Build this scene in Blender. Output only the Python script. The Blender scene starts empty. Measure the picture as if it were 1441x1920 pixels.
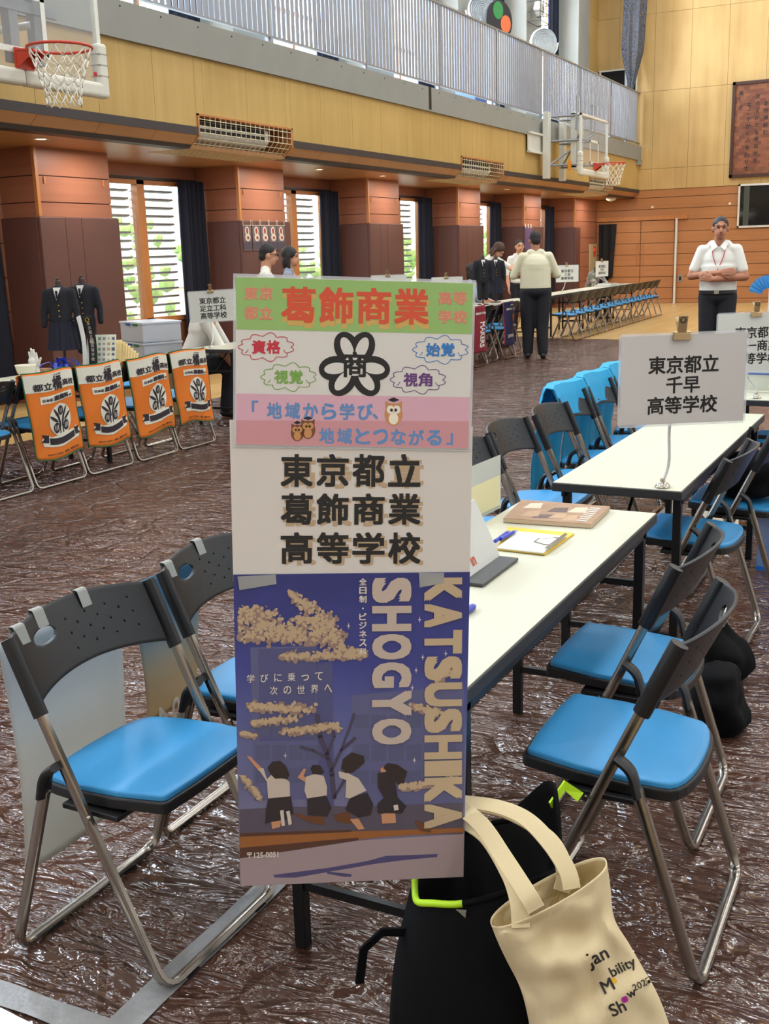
import bpy, bmesh, math, random
from math import sin, cos, pi, radians
from mathutils import Vector, Matrix, noise as mnoise

random.seed(7)
SC = bpy.context.scene
COL = SC.collection

# ------------------------------------------------------------------ camera
FPX, YAW, PITCH, ROLL, CAMH = 2029.38, .480343, .235709, -.0294145, 1.5
CAM = Vector((0, 0, CAMH))
FWD = Vector((cos(PITCH) * cos(YAW), cos(PITCH) * sin(YAW), -sin(PITCH)))
_r0 = Vector((sin(YAW), -cos(YAW), 0)); _u0 = _r0.cross(FWD)
RGT = cos(ROLL) * _r0 + sin(ROLL) * _u0
UPV = -sin(ROLL) * _r0 + cos(ROLL) * _u0
cd = bpy.data.cameras.new('camera'); cam = bpy.data.objects.new('camera', cd); COL.objects.link(cam)
cd.sensor_fit = 'VERTICAL'; cd.sensor_height = 24; cd.lens = FPX / 1920 * 24
cd.clip_start = .05; cd.clip_end = 200
cam.matrix_world = Matrix(((RGT.x, UPV.x, -FWD.x, 0), (RGT.y, UPV.y, -FWD.y, 0), (RGT.z, UPV.z, -FWD.z, CAMH), (0, 0, 0, 1)))
SC.camera = cam

def ray(x, y): return FWD + RGT * ((x - 720.5) / FPX) - UPV * ((y - 960) / FPX)
def onz(x, y, z): d = ray(x, y); return CAM + d * ((z - CAMH) / d.z)
def onx(x, y, X): d = ray(x, y); return CAM + d * (X / d.x)
def ony(x, y, Y): d = ray(x, y); return CAM + d * (Y / d.y)

# ------------------------------------------------------------------ light
SC.view_settings.view_transform = 'Standard'; SC.view_settings.look = 'None'
SC.view_settings.gamma = 1; SC.view_settings.use_curve_mapping = False
SC.view_settings.exposure = 0.16
SC.cycles.use_denoising = True
SC.cycles.max_bounces = 7; SC.cycles.diffuse_bounces = 3; SC.cycles.glossy_bounces = 3
SC.cycles.transparent_max_bounces = 16; SC.cycles.transmission_bounces = 6
SC.cycles.sample_clamp_indirect = 6
SC.cycles.caustics_reflective = False; SC.cycles.caustics_refractive = False
W = bpy.data.worlds.new('sky'); SC.world = W; W.use_nodes = True
W.node_tree.nodes['Background'].inputs[0].default_value = (.80, .90, 1, 1)
W.node_tree.nodes['Background'].inputs[1].default_value = 6.5

def area(name, loc, direction, sx, sy, power, color):
    l = bpy.data.lights.new(name, 'AREA'); l.shape = 'RECTANGLE'; l.size = sx; l.size_y = sy
    l.energy = power; l.color = color
    o = bpy.data.objects.new(name, l); COL.objects.link(o); o.location = loc
    o.rotation_euler = Vector(direction).to_track_quat('-Z', 'Y').to_euler()
    return o
WARM = (.93, .96, 1); DAY = (.70, .84, 1)
# the hall's ceiling lamps
for i in range(6):
    for j in range(4):
        area('ceiling_lamp', (-4 + 6 * i, -8 + 4.6 * j, 9.7), (0, 0, -1), 1.3, 1.3, 105, WARM)
# daylight coming through the tall upper windows, one lamp outside each bay
for k in range(7):
    area('window_daylight', (3.63 * k + 3.9, 9.9, 6.0), (0, -1, -.25), 2.1, 3.4, 1300, DAY)
# and through the lower louvred windows
for k in range(7):
    area('louvre_daylight', (3.63 * k + 3.7, 10.6, 3.4), (0, -1, -.45), 2.2, 1.6, 220, DAY)

# ------------------------------------------------------------------ materials
MATS = {}
def nt(name):
    m = bpy.data.materials.new(name); m.use_nodes = True
    n = m.node_tree.nodes; return m, n, m.node_tree.links, n['Principled BSDF']
def lin(c): return tuple((x / 255 / 12.92) if x / 255 <= .04045 else ((x / 255 + .055) / 1.055) ** 2.4 for x in c) + (1,)
def mat(name, rgb, rough=.5, metal=0, var=.06, scale=8, bump=0, bscale=60, trans=0, spec=.5, sheen=0, alpha=1, coat=0):
    """flat colour (sRGB 0-255) with slight noise variation, optional bump"""
    if name in MATS: return MATS[name]
    m, n, l, b = nt(name); c = lin(rgb)
    b.inputs['Roughness'].default_value = rough; b.inputs['Metallic'].default_value = metal
    b.inputs['Specular IOR Level'].default_value = spec
    b.inputs['Transmission Weight'].default_value = trans
    b.inputs['Coat Weight'].default_value = coat
    if sheen: b.inputs['Sheen Weight'].default_value = sheen
    b.inputs['Alpha'].default_value = alpha
    b.inputs['Base Color'].default_value = c
    if var:
        tc = n.new('ShaderNodeTexCoord'); nz = n.new('ShaderNodeTexNoise'); nz.inputs['Scale'].default_value = scale; nz.inputs['Detail'].default_value = 4
        mr = n.new('ShaderNodeMapRange'); mr.inputs['To Min'].default_value = 1 - var; mr.inputs['To Max'].default_value = 1 + var
        mx = n.new('ShaderNodeMix'); mx.data_type = 'RGBA'; mx.blend_type = 'MULTIPLY'; mx.inputs[0].default_value = 1; mx.inputs[6].default_value = c
        l.new(tc.outputs['Object'], nz.inputs['Vector']); l.new(nz.outputs['Fac'], mr.inputs['Value'])
        l.new(mr.outputs['Result'], mx.inputs[7]); l.new(mx.outputs[2], b.inputs['Base Color'])
        if bump:
            n2 = n.new('ShaderNodeTexNoise'); n2.inputs['Scale'].default_value = bscale; n2.inputs['Detail'].default_value = 3
            bp = n.new('ShaderNodeBump'); bp.inputs['Strength'].default_value = bump; bp.inputs['Distance'].default_value = .01
            l.new(tc.outputs['Object'], n2.inputs['Vector']); l.new(n2.outputs['Fac'], bp.inputs['Height']); l.new(bp.outputs['Normal'], b.inputs['Normal'])
    MATS[name] = m; return m

def wood(name, a, b_, grain=(1, 1, 14), rough=.4, scale=1.6, blot=.5):
    """grain = stretch of the coordinates (small along the grain)"""
    if name in MATS: return MATS[name]
    m, n, l, b = nt(name)
    tc = n.new('ShaderNodeTexCoord'); mp = n.new('ShaderNodeMapping'); mp.inputs['Scale'].default_value = grain
    nz = n.new('ShaderNodeTexNoise'); nz.inputs['Scale'].default_value = scale; nz.inputs['Detail'].default_value = 8; nz.inputs['Roughness'].default_value = .62; nz.inputs['Distortion'].default_value = .3
    n2 = n.new('ShaderNodeTexNoise'); n2.inputs['Scale'].default_value = .9; n2.inputs['Detail'].default_value = 2
    ad = n.new('ShaderNodeMix'); ad.inputs[0].default_value = blot
    r = n.new('ShaderNodeValToRGB'); r.color_ramp.elements[0].color = lin(a); r.color_ramp.elements[1].color = lin(b_)
    r.color_ramp.elements[0].position = .3; r.color_ramp.elements[1].position = .7
    l.new(tc.outputs['Object'], mp.inputs['Vector']); l.new(mp.outputs[0], nz.inputs['Vector']); l.new(tc.outputs['Object'], n2.inputs['Vector'])
    l.new(nz.outputs['Fac'], ad.inputs[2]); l.new(n2.outputs['Fac'], ad.inputs[3]); l.new(ad.outputs[0], r.inputs[0])
    l.new(r.outputs[0], b.inputs['Base Color']); b.inputs['Roughness'].default_value = rough; b.inputs['Specular IOR Level'].default_value = .35
    MATS[name] = m; return m

def glass_mat(name, rgb, alpha, rough=.03):
    if name in MATS: return MATS[name]
    m, n, l, b = nt(name)
    b.inputs['Base Color'].default_value = lin(rgb); b.inputs['Roughness'].default_value = rough; b.inputs['Alpha'].default_value = alpha
    MATS[name] = m; return m

# ------------------------------------------------------------------ mesh helpers
class MB:
    def __init__(s): s.bm = bmesh.new()
    def box(s, c, d, rot=None):
        g = bmesh.ops.create_cube(s.bm, size=1)['verts']
        M = Matrix.Translation(c) @ (rot.to_4x4() if rot else Matrix()) @ Matrix.Diagonal((d[0], d[1], d[2], 1))
        bmesh.ops.transform(s.bm, matrix=M, verts=g); return s
    def bb(s, x0, x1, y0, y1, z0, z1): return s.box(((x0 + x1) / 2, (y0 + y1) / 2, (z0 + z1) / 2), (abs(x1 - x0), abs(y1 - y0), abs(z1 - z0)))
    def cyl(s, p0, p1, r0, r1=None, n=12):
        return s.tube([p0, p1], r0, n, r_end=r1)
    def tube(s, pts, r, n=8, r_end=None, prof=None, closed=False, up=None):
        """sweep; prof = list of (a,b) profile points instead of a circle; r may be a list"""
        pts = [Vector(p) for p in pts]; k = len(pts)
        rr = r if isinstance(r, (list, tuple)) else ([r] * k if r_end is None else [r + (r_end - r) * i / (k - 1) for i in range(k)])
        rings = []; side = None
        for i in range(k):
            if closed: t = (pts[(i + 1) % k] - pts[i - 1])
            else: t = pts[min(i + 1, k - 1)] - pts[max(i - 1, 0)]
            t = t.normalized() if t.length > 1e-9 else Vector((0, 0, 1))
            if side is None:
                ref = Vector(up) if up else (Vector((0, 0, 1)) if abs(t.z) < .9 else Vector((1, 0, 0)))
                side = t.cross(ref).normalized()
            side = (side - t * side.dot(t)).normalized(); b = side.cross(t)
            ring = []
            if prof: ring = [s.bm.verts.new(pts[i] + side * a + b * c) for a, c in prof]
            else: ring = [s.bm.verts.new(pts[i] + side * (cos(2 * pi * j / n) * rr[i]) + b * (sin(2 * pi * j / n) * rr[i])) for j in range(n)]
            rings.append(ring)
        m = len(rings[0])
        for i in range(k if closed else k - 1):
            A, B = rings[i], rings[(i + 1) % k]
            for j in range(m): s.bm.faces.new((A[j], A[(j + 1) % m], B[(j + 1) % m], B[j]))
        if not closed:
            s.bm.faces.new(rings[0][::-1]); s.bm.faces.new(rings[-1])
        return s
    def poly(s, pts): s.bm.faces.new([s.bm.verts.new(p) for p in pts]); return s
    def prism(s, pts, off):
        """closed solid: polygon pts (3D) pushed by vector off"""
        a = [s.bm.verts.new(p) for p in pts]; b = [s.bm.verts.new(Vector(p) + Vector(off)) for p in pts]; n = len(a)
        s.bm.faces.new(a[::-1]); s.bm.faces.new(b)
        for i in range(n): s.bm.faces.new((a[i], a[(i + 1) % n], b[(i + 1) % n], b[i]))
        return s
    def sph(s, c, r, seg=16, rot=None):
        r = (r, r, r) if isinstance(r, (int, float)) else r
        g = bmesh.ops.create_uvsphere(s.bm, u_segments=seg, v_segments=max(6, seg // 2), radius=1)['verts']
        bmesh.ops.transform(s.bm, matrix=Matrix.Translation(c) @ (rot.to_4x4() if rot else Matrix()) @ Matrix.Diagonal((r[0], r[1], r[2], 1)), verts=g); return s
    def cap(s, p0, r0, p1, r1, n=14):
        p0, p1 = Vector(p0), Vector(p1); t = (p1 - p0); L = t.length; t = t / L if L > 1e-6 else Vector((0, 0, 1))
        P = []; R = []
        for i in range(1, 6): a = pi / 2 * i / 6; P.append(p0 - t * r0 * cos(a)); R.append(r0 * sin(a))
        P.append(p0); R.append(r0); P.append(p1); R.append(r1)
        for i in range(5, 0, -1): a = pi / 2 * i / 6; P.append(p1 + t * r1 * cos(a)); R.append(r1 * sin(a))
        side = t.cross(Vector((0, 0, 1)) if abs(t.z) < .9 else Vector((1, 0, 0))).normalized(); b = side.cross(t)
        rings = [[s.bm.verts.new(p + side * cos(2 * pi * j / n) * q + b * sin(2 * pi * j / n) * q) for j in range(n)] for p, q in zip(P, R)]
        for A, B in zip(rings, rings[1:]):
            for j in range(n): s.bm.faces.new((A[j], A[(j + 1) % n], B[(j + 1) % n], B[j]))
        s.bm.faces.new(rings[0][::-1]); s.bm.faces.new(rings[-1]); return s
    def lathe(s, prof, c=(0, 0, 0), n=24, rot=None):
        M = Matrix.Translation(c) @ (rot.to_4x4() if rot else Matrix())
        rings = [[s.bm.verts.new(M @ Vector((r * cos(2 * pi * j / n), r * sin(2 * pi * j / n), z))) for j in range(n)] for r, z in prof]
        for A, B in zip(rings, rings[1:]):
            for j in range(n): s.bm.faces.new((A[j], A[(j + 1) % n], B[(j + 1) % n], B[j]))
        return s
    def grid(s, f, nu, nv, closed_u=False):
        V = [[s.bm.verts.new(f(i / nu, j / nv)) for i in range(nu if closed_u else nu + 1)] for j in range(nv + 1)]
        m = len(V[0])
        for j in range(nv):
            for i in range(nu): s.bm.faces.new((V[j][i], V[j][(i + 1) % m], V[j + 1][(i + 1) % m], V[j + 1][i]))
        return s
    def mat4(s, M): bmesh.ops.transform(s.bm, matrix=M, verts=s.bm.verts); return s
    def add(s, me, M=None):
        k = len(s.bm.verts); s.bm.from_mesh(me); s.bm.verts.ensure_lookup_table()
        if M is not None: bmesh.ops.transform(s.bm, matrix=M, verts=s.bm.verts[k:])
        return s
    def build(s, name, m, parent=None, smooth=False, bevel=0, solid=0, sub=0, seg=2, fix=True):
        if fix: bmesh.ops.recalc_face_normals(s.bm, faces=s.bm.faces)
        me = bpy.data.meshes.new(name); s.bm.to_mesh(me); s.bm.free()
        if m: me.materials.append(m)
        o = bpy.data.objects.new(name, me); COL.objects.link(o)
        if parent: o.parent = parent
        if solid:
            k = o.modifiers.new('s', 'SOLIDIFY'); k.thickness = solid; k.offset = 0
        if bevel:
            k = o.modifiers.new('b', 'BEVEL'); k.width = bevel; k.segments = seg; k.limit_method = 'ANGLE'; k.angle_limit = radians(40)
        if sub:
            k = o.modifiers.new('u', 'SUBSURF'); k.levels = sub; k.render_levels = sub
        if smooth:
            me.polygons.foreach_set('use_smooth', [True] * len(me.polygons))
            if bevel or solid or smooth == 'a':
                try: me.set_sharp_from_angle(angle=radians(45))
                except Exception: pass
        return o

def fillet(pts, r, n=5):
    pts = [Vector(p) for p in pts]; out = [pts[0]]
    for a, p, c in zip(pts, pts[1:], pts[2:]):
        u = (a - p); v = (c - p); d = min(r, u.length * .49, v.length * .49)
        p0 = p + u.normalized() * d; p1 = p + v.normalized() * d
        for i in range(n + 1):
            t = i / n; out.append(p0 * (1 - t) ** 2 + p * 2 * t * (1 - t) + p1 * t * t)
    out.append(pts[-1]); return out

def tag(o, label=None, cat=None, group=None, kind=None):
    if label: o['label'] = label
    if cat: o['category'] = cat
    if group: o['group'] = group
    if kind: o['kind'] = kind
    return o
def thing(name, label, cat, loc=(0, 0, 0), rz=0, group=None):
    o = bpy.data.objects.new(name, None); COL.objects.link(o); o.empty_display_size = .1
    o.location = loc; o.rotation_euler = (0, 0, rz); return tag(o, label, cat, group)
def struct(o): o['kind'] = 'structure'; return o
def kids(o): return [c for c in bpy.data.objects if c.parent == o]
def copy_tree(o, loc=None, rz=None, label=None, group=None, parent=None):
    c = o.copy(); COL.objects.link(c)
    if parent: c.parent = parent
    for ch in kids(o): copy_tree(ch, parent=c)
    if loc is not None: c.location = loc
    if rz is not None: c.rotation_euler = (0, 0, rz)
    if label: c['label'] = label
    if group: c['group'] = group
    return c
def freeze(o):
    """apply an object's modifiers into its mesh"""
    dg = bpy.context.evaluated_depsgraph_get(); dg.update()
    me = bpy.data.meshes.new_from_object(o.evaluated_get(dg)); old = o.data
    o.modifiers.clear(); o.data = me; return o

_TXT = {}
def text_mesh(t, size=1, bold=0, align='CENTER', space=1, line=1):
    key = (t, size, bold, align, space, line)
    if key in _TXT: return _TXT[key]
    cu = bpy.data.curves.new('lettering_curve', 'FONT'); cu.body = t; cu.size = size; cu.align_x = align; cu.align_y = 'CENTER'
    cu.offset = bold; cu.space_character = space; cu.space_line = line; cu.resolution_u = 3
    o = bpy.data.objects.new('lettering_curve', cu); COL.objects.link(o)
    dg = bpy.context.evaluated_depsgraph_get(); dg.update()
    me = bpy.data.meshes.new_from_object(o.evaluated_get(dg))
    bpy.data.objects.remove(o); bpy.data.curves.remove(cu)
    _TXT[key] = me; return me
def fit_text(mb, t, M, w=None, h=None, bold=0, align='CENTER', sx=None):
    """put text centred at M's origin; scaled so that its box is w wide and/or h tall"""
    me = text_mesh(t, 1, 0)
    xs = [v.co.x for v in me.vertices]; ys = [v.co.y for v in me.vertices]
    if not xs: return mb
    cx, cy = (min(xs) + max(xs)) / 2, (min(ys) + max(ys)) / 2; W0, H0 = max(xs) - min(xs) + 2 * bold, max(ys) - min(ys) + 2 * bold
    a = w / W0 if w else h / H0; b = h / H0 if h else a
    if w and not h: b = a
    if h and not w: a = b
    sh = [(0, 0)] + [(bold * i, bold * j) for i in (-1, 0, 1) for j in (-1, 0, 1) if i or j] if bold else [(0, 0)]
    for k, (dx, dy) in enumerate(sh): mb.add(me, M @ Matrix.Diagonal((a, b, 1, 1)) @ Matrix.Translation((dx - cx, dy - cy, k * 3e-6)))
    return mb
def basis(o, x, y):
    x = Vector(x).normalized(); y = Vector(y).normalized(); z = x.cross(y)
    return Matrix(((x.x, y.x, z.x, o[0]), (x.y, y.y, z.y, o[1]), (x.z, y.z, z.z, o[2]), (0, 0, 0, 1)))
def T(x, y, z=0): return Matrix.Translation((x, y, z))
def RZ(a): return Matrix.Rotation(a, 4, 'Z')
# ================================================================== setting
XE = 28.81; YF = 7.36; YP = 8.45; YW = 9.15; PX0 = 8.70; PER = 3.63
oak_v = wood('oak_panel', (176, 144, 82), (202, 170, 106), (5, 5, .35), .42)
oak_end = wood('oak_panel_pale', (184, 148, 92), (212, 178, 118), (4, 4, .3), .42)
red_h = wood('cedar_plank', (142, 88, 66), (166, 108, 80), (.3, .3, 9), .42)
red_end = wood('cedar_plank_pale', (166, 110, 68), (188, 130, 82), (.3, .3, 9), .4)
soff = wood('soffit_panel', (164, 118, 80), (188, 138, 94), (.4, 5, 5), .35)
dark_band = mat('dark_band', (50, 44, 46), .5)
groove = mat('groove', (40, 24, 14), .8)
conc = mat('concrete', (142, 142, 134), .8, var=.10, scale=3, bump=.15, bscale=25)
pad_m = mat('pad_vinyl', (90, 56, 48), .55, var=.08, scale=3)
frame_wood = wood('window_wood', (176, 112, 62), (200, 136, 82), (6, 6, .5), .4)
white_m = mat('white_paint', (214, 212, 200), .45)
steel_g = mat('grey_steel', (140, 142, 144), .4, metal=.5)
navy = mat('navy_curtain', (24, 28, 44), .9, var=.15, scale=6)

# floor
fl = mat('gym_floor', (206, 170, 112), .28, var=.08, scale=2)
def floor_mat():
    m, n, l, b = nt('gym_floor_boards')
    tc = n.new('ShaderNodeTexCoord'); br = n.new('ShaderNodeTexBrick')
    br.inputs['Scale'].default_value = 1; br.inputs['Brick Width'].default_value = 1.8; br.inputs['Row Height'].default_value = .09; br.inputs['Mortar Size'].default_value = .002
    br.inputs['Color1'].default_value = lin((196, 158, 98)); br.inputs['Color2'].default_value = lin((216, 180, 120)); br.inputs['Mortar'].default_value = lin((150, 112, 66))
    l.new(tc.outputs['Object'], br.inputs['Vector']); l.new(br.outputs['Color'], b.inputs['Base Color']); b.inputs['Roughness'].default_value = .3
    return m
struct(MB().bb(-8.2, XE + .2, -10.2, YW + .2, -.1, 0).build('floor', floor_mat()))
struct(MB().bb(-8.2, XE + .2, -10.2, 9.6, 10, 10.2).build('ceiling', mat('ceiling_white', (200, 196, 186), .8)))
struct(MB().bb(-8.2, XE + .2, -10.2, -10, 0, 10).build('wall_right', mat('plaster', (206, 206, 204), .8)))
struct(MB().bb(-8.2, -8, -10, 9.2, 0, 10).build('wall_back', mat('plaster', (206, 206, 204), .8)))

# ---- end wall: cedar boards below, oak panels above
mb = MB(); zs = [0] + [.11 + .2825 * i for i in range(10)] + [2.85]
for a, b in zip(zs, zs[1:]): mb.bb(XE, XE + .1, -10, YP + .9, a + .006, b - .006)
w = struct(mb.build('wall_end', red_end))
struct(MB().bb(XE + .012, XE + .2, -10, YW, 0, 10).build('groove_backing', groove, w))
mb = MB(); ys = [8.6, 7.95] + [7.05 - .893 * i for i in range(20)]; zz = [2.85, 3.36, 5.22, 7.03, 8.9, 10]
for a, b in zip(ys, ys[1:]):
    for c, d in zip(zz, zz[1:]):
        if c == 5.22 and a < 8.7 and b > 7.0:      # gallery opening sits here
            mb.bb(XE - .01, XE + .09, b + .003, a - .003, 5.80, d - .003)
            if b < 7.5: mb.bb(XE - .01, XE + .09, b + .003, 7.49, c + .003, 5.80)
            continue
        mb.bb(XE - .01, XE + .09, b + .003, a - .003, c + .003, d - .003)
mb.build('oak_panelling', oak_end, w)
mb = MB(); mb.bb(XE - .03, XE, 7.5, 8.45, 5.79, 5.83); mb.bb(XE - .03, XE, 8.41, 8.45, 5.22, 5.8); mb.bb(XE - .03, XE, 7.47, 7.51, 5.2, 5.83)
mb.build('opening_frame', white_m, w)
MB().bb(XE + .008, XE + .011, 7.49, 8.6, 5.0, 5.81).build('opening_dark_sheet', mat('painted_gallery_dark', (16, 16, 18), .9), w)  # flat dark sheet, its colour standing in for the unlit gallery depth
# door and its head trim
d = thing('door_1', None, None); d['kind'] = 'structure'
mb = MB(); mb.bb(XE - .07, XE, 6.10, 8.44, 2.10, 2.20); mb.build('door_head', frame_wood, d)
for y0, y1 in ((6.42, 7.27), (7.29, 8.42)):
    mb = MB()
    for a, b in zip(zs[:8] + [2.0875], zs[1:8] + [2.0875]):
        if b > a + .02: mb.bb(XE - .035, XE - .008, y0, y1, a + .006, b - .006)
    lf = mb.build('door_leaf', red_end, d)
    MB().bb(XE - .016, XE - .004, y0, y1, .01, 2.09).build('leaf_core', groove, lf)
for y in (7.2, 7.36): MB().cyl((XE - .06, y, .98), (XE - .06, y, 1.5), .012).build('door_handle', frame_wood, d)
MB().bb(XE - .09, XE - .04, 6.34, 6.39, 0, 2.12).build('door_post', white_m, d)
# control room window
wn = thing('window_9', None, None); wn['kind'] = 'structure'
y1, y0, z0, z1 = 4.885, 2.9, 1.83, 2.87
mb = MB(); t = .045
mb.bb(XE - .05, XE, y0, y1, z1 - t, z1).bb(XE - .05, XE, y0, y1, z0, z0 + t).bb(XE - .05, XE, y1 - t, y1, z0, z1).bb(XE - .05, XE, y0, y0 + t, z0, z1); mb.build('window_frame', white_m, wn)
MB().bb(XE - .03, XE - .004, y0 + t, y1 - t, z0 + t, z1 - t).build('dark_pane', mat('dark_glass', (26, 28, 28), .06), wn)
MB().bb(XE - .032, XE - .003, 4.62, 4.75, z0 + t, z1 - t).build('inner_curtain', mat('inner_curtain', (74, 76, 66), .3), wn)

# ---- lower left wall: pillars with pads, windows, curtains
mb = MB(); mb.bb(-8, XE, YW, YW + .15, 0, .70).bb(-8, XE, YW, YW + .15, 2.46, 3.6)
struct(mb.build('wall_left', red_h))
def pillar(x0, x1, side=True):
    p = MB()
    for a, b in ((0, .28), (.29, .62), (.63, .98), (.99, 1.34), (1.35, 1.70), (1.71, 2.10), (2.11, 2.365), (2.375, 2.66)):
        p.bb(x0, x1, YP, YW + .05, a, b)
    o = struct(p.build('pillar', red_h))
    MB().bb(x0 + .01, x1 - .01, YP + .012, YW, 0, 2.66).build('groove_backing', groove, o)
    MB().bb(x0 - .012, x0 + .03, YP - .012, YP + .03, 1.96, 2.655).build('corner_bead', frame_wood, o)
    return o
for k in range(-3, 6):
    x0 = PX0 + PER * k; x1 = x0 + 1.12 if k < 5 else XE
    o = pillar(x0, x1)
    e = .05
    pe = x1 + e if k < 5 else x0 + .35
    mb = MB(); mb.bb(x0 - e, pe, YP - e, YP - .004, .12, 1.955); mb.bb(x0 - e, x0 - .004, YP - .004, YP + .5, .12, 1.955)
    if k < 5: mb.bb(x1 + .004, x1 + e, YP - .004, YP + .5, .12, 1.955)
    mb.build('wall_pad', pad_m, o, bevel=.01)
    for f in (.28, .5): 
        if k < 5: MB().bb(x0 + f * 1.12, x0 + f * 1.12 + .006, YP - e - .001, YP - e + .01, .13, 1.95).build('pad_seam', groove, o)
    for f in (.10, .90):
        if k < 5: MB().bb(x0 + f * 1.12 - .01, x0 + f * 1.12 + .01, YP - .012, YP, 2.29, 2.36).build('hanger_hook', frame_wood, o)
slat_m = mat('louver_slat', (92, 90, 84), .5)
pane = glass_mat('window_glass', (230, 240, 245), .06)
for k in range(-3, 5):
    xa = PX0 + PER * k + 1.12; xb = xa + PER - 1.12
    w = thing('window_%d' % (k + 4), None, None); w['kind'] = 'structure'
    z0, z1 = .70, 2.46; xm = xa + 1.36; xr = xb - .26
    mb = MB(); y = YW + .02
    for a, b in ((xa, xa + .06), (xm - .07, xm + .07), (xr, xb)): mb.bb(a, b, y - .04, y + .06, z0, z1)
    mb.bb(xa, xb, y - .04, y + .06, z1 - .05, z1).bb(xa, xb, y - .04, y + .06, z0, z0 + .06); mb.build('window_frame', frame_wood, w)
    mb = MB().bb(xa + .06, xm - .07, y + .01, y + .016, z0 + .06, z1 - .05).bb(xm + .07, xr, y + .01, y + .016, z0 + .06, z1 - .05); mb.build('window_pane', pane, w)
    mb = MB()
    for i in range(17):
        z = z0 + .10 + .103 * i
        mb.box(((xa + xm) / 2, y + .16, z), (xm - xa - .1, .075, .022), Matrix.Rotation(radians(-8), 3, 'X'))
        mb.box(((xr + xm) / 2, y + .16, z), (xr - xm - .1, .075, .022), Matrix.Rotation(radians(-8), 3, 'X'))
    mb.build('louver_slats', slat_m, w)
    MB().bb(xa + .3, xb, YW - .03, YW - .005, 2.47, 2.50).build('curtain_rail', mat('black_metal', (24, 24, 26), .4), w)
def curtain(x0, x1, y, z0, z1, folds, name, label, amp=.05, grp=None):
    def f(u, v): return Vector((x0 + (x1 - x0) * (u + .04 * sin(9 * u) * (1 - v)), y + amp * sin(2 * pi * folds * u) * (.7 + .3 * v) + .012 * sin(17 * u + 3 * v), z0 + (z1 - z0) * v))
    return tag(MB().grid(f, folds * 10, 10).build(name, navy, smooth=True, solid=.006), label, 'curtain', grp)
ordn = ['', 'first', 'second', 'third', 'fourth', 'fifth', 'sixth', 'seventh', 'eighth', 'ninth', 'tenth', 'eleventh', 'twelfth']
for k in range(-1, 5):
    xb = PX0 + PER * (k + 1)
    lab = {-1: 'dark navy curtain at the edge of view before the first brown-padded pillar', 0: 'navy curtain bunched between the big louvred window and the pillar with five small posters', 1: 'navy curtain beside the second louvred window, behind the tall poster', 2: 'navy curtain beside the third louvred window', 3: 'navy curtain beside the window behind the man holding blazers', 4: 'navy curtain at the narrow last louvred window nearest the end wall'}[k]
    curtain(xb - .55 if k >= 0 else xb - 1.5, xb - .07, YW - .16, .08, 2.47, 5, 'window_curtain', lab, .05, 'dark navy curtains by the lower windows')

# ---- soffit, slanted edge, fascia, concrete parapet
struct(MB().bb(-8, XE, YF + .13, YW + .1, 2.655, 2.70).build('trim_1', soff))
ACX = [10.05, 10.05 + 7.19, 10.05 + 14.38]; ACW = 1.93
segs = []; x = -8
for a in ACX: segs.append((x, a)); x = a + ACW
segs.append((x, XE))
mb = MB(); m2 = MB(); m3 = MB()
for a, b in segs:
    mb.bb(a, b, YF - .005, YF + .3, 2.78, 2.865)
    mb.prism([(a, YF + .10, 2.69), (a, YF + .13, 2.652), (a, YF + .3, 2.652), (a, YF + .3, 2.69)], (b - a, 0, 0))
    n = max(1, round((b - a) / .838)); x = a
    st = 7.68 - .838 * 20
    cuts = [a] + [st + .838 * i for i in range(60) if a + .02 < st + .838 * i < b - .02] + [b]
    for c, d in zip(cuts, cuts[1:]):
        m2.prism([(c + .003, YF + .005, 2.78), (c + .003, YF + .105, 2.69), (c + .003, YF + .3, 2.69), (c + .003, YF + .3, 2.78)], (d - c - .006, 0, 0))
struct(mb.build('trim_2', dark_band)); struct(m2.build('trim_3', soff))
st = 7.68 - .838 * 20; mb = MB()
for i in range(60):
    a, b = st + .838 * i, st + .838 * (i + 1)
    if b < -8 or a > XE: continue
    b = min(b, XE); lo = 2.865
    # cut out the air conditioner bays
    spans = [(a, b)]
    for q in ACX:
        new = []
        for s0, s1 in spans:
            if s1 <= q or s0 >= q + ACW: new.append((s0, s1)); continue
            if s0 < q: new.append((s0, q))
            if s1 > q + ACW: new.append((q + ACW, s1))
            mb.bb(max(s0, q) + .002, min(s1, q + ACW) - .002, YF + .012, YF + .1, 3.0, 3.58)
        spans = new
    for s0, s1 in spans: mb.bb(s0 + .0025, s1 - .0025, YF + .012, YF + .1, lo, 3.58)
fa = struct(mb.build('wall_left_fascia', oak_v))
mb = MB()
for a, b in segs: mb.bb(a, b, YF + .02, YF + .12, 2.8, 3.58)
mb.build('groove_backing', groove, fa)
cp = MB().bb(-8, XE - .02, YF - .03, YF + .16, 3.575, 3.925).bb(XE - .32, XE - .02, YF - .06, YF + .1, 3.46, 3.6).bb(-8, XE, YF + .1, 9.1, 3.6, 3.85).build('wall_left_parapet', conc); struct(cp)
mb = MB()
for i in range(60): mb.cyl((-6 + i * .62, YF - .032, 3.87), (-6 + i * .62, YF - .02, 3.87), .011, n=8)
mb.build('bolt_hole', groove, cp)
MB().bb(15.93, 16.02, YF - .034, YF, 3.6, 3.925).build('dark_patch', groove, cp)

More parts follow.
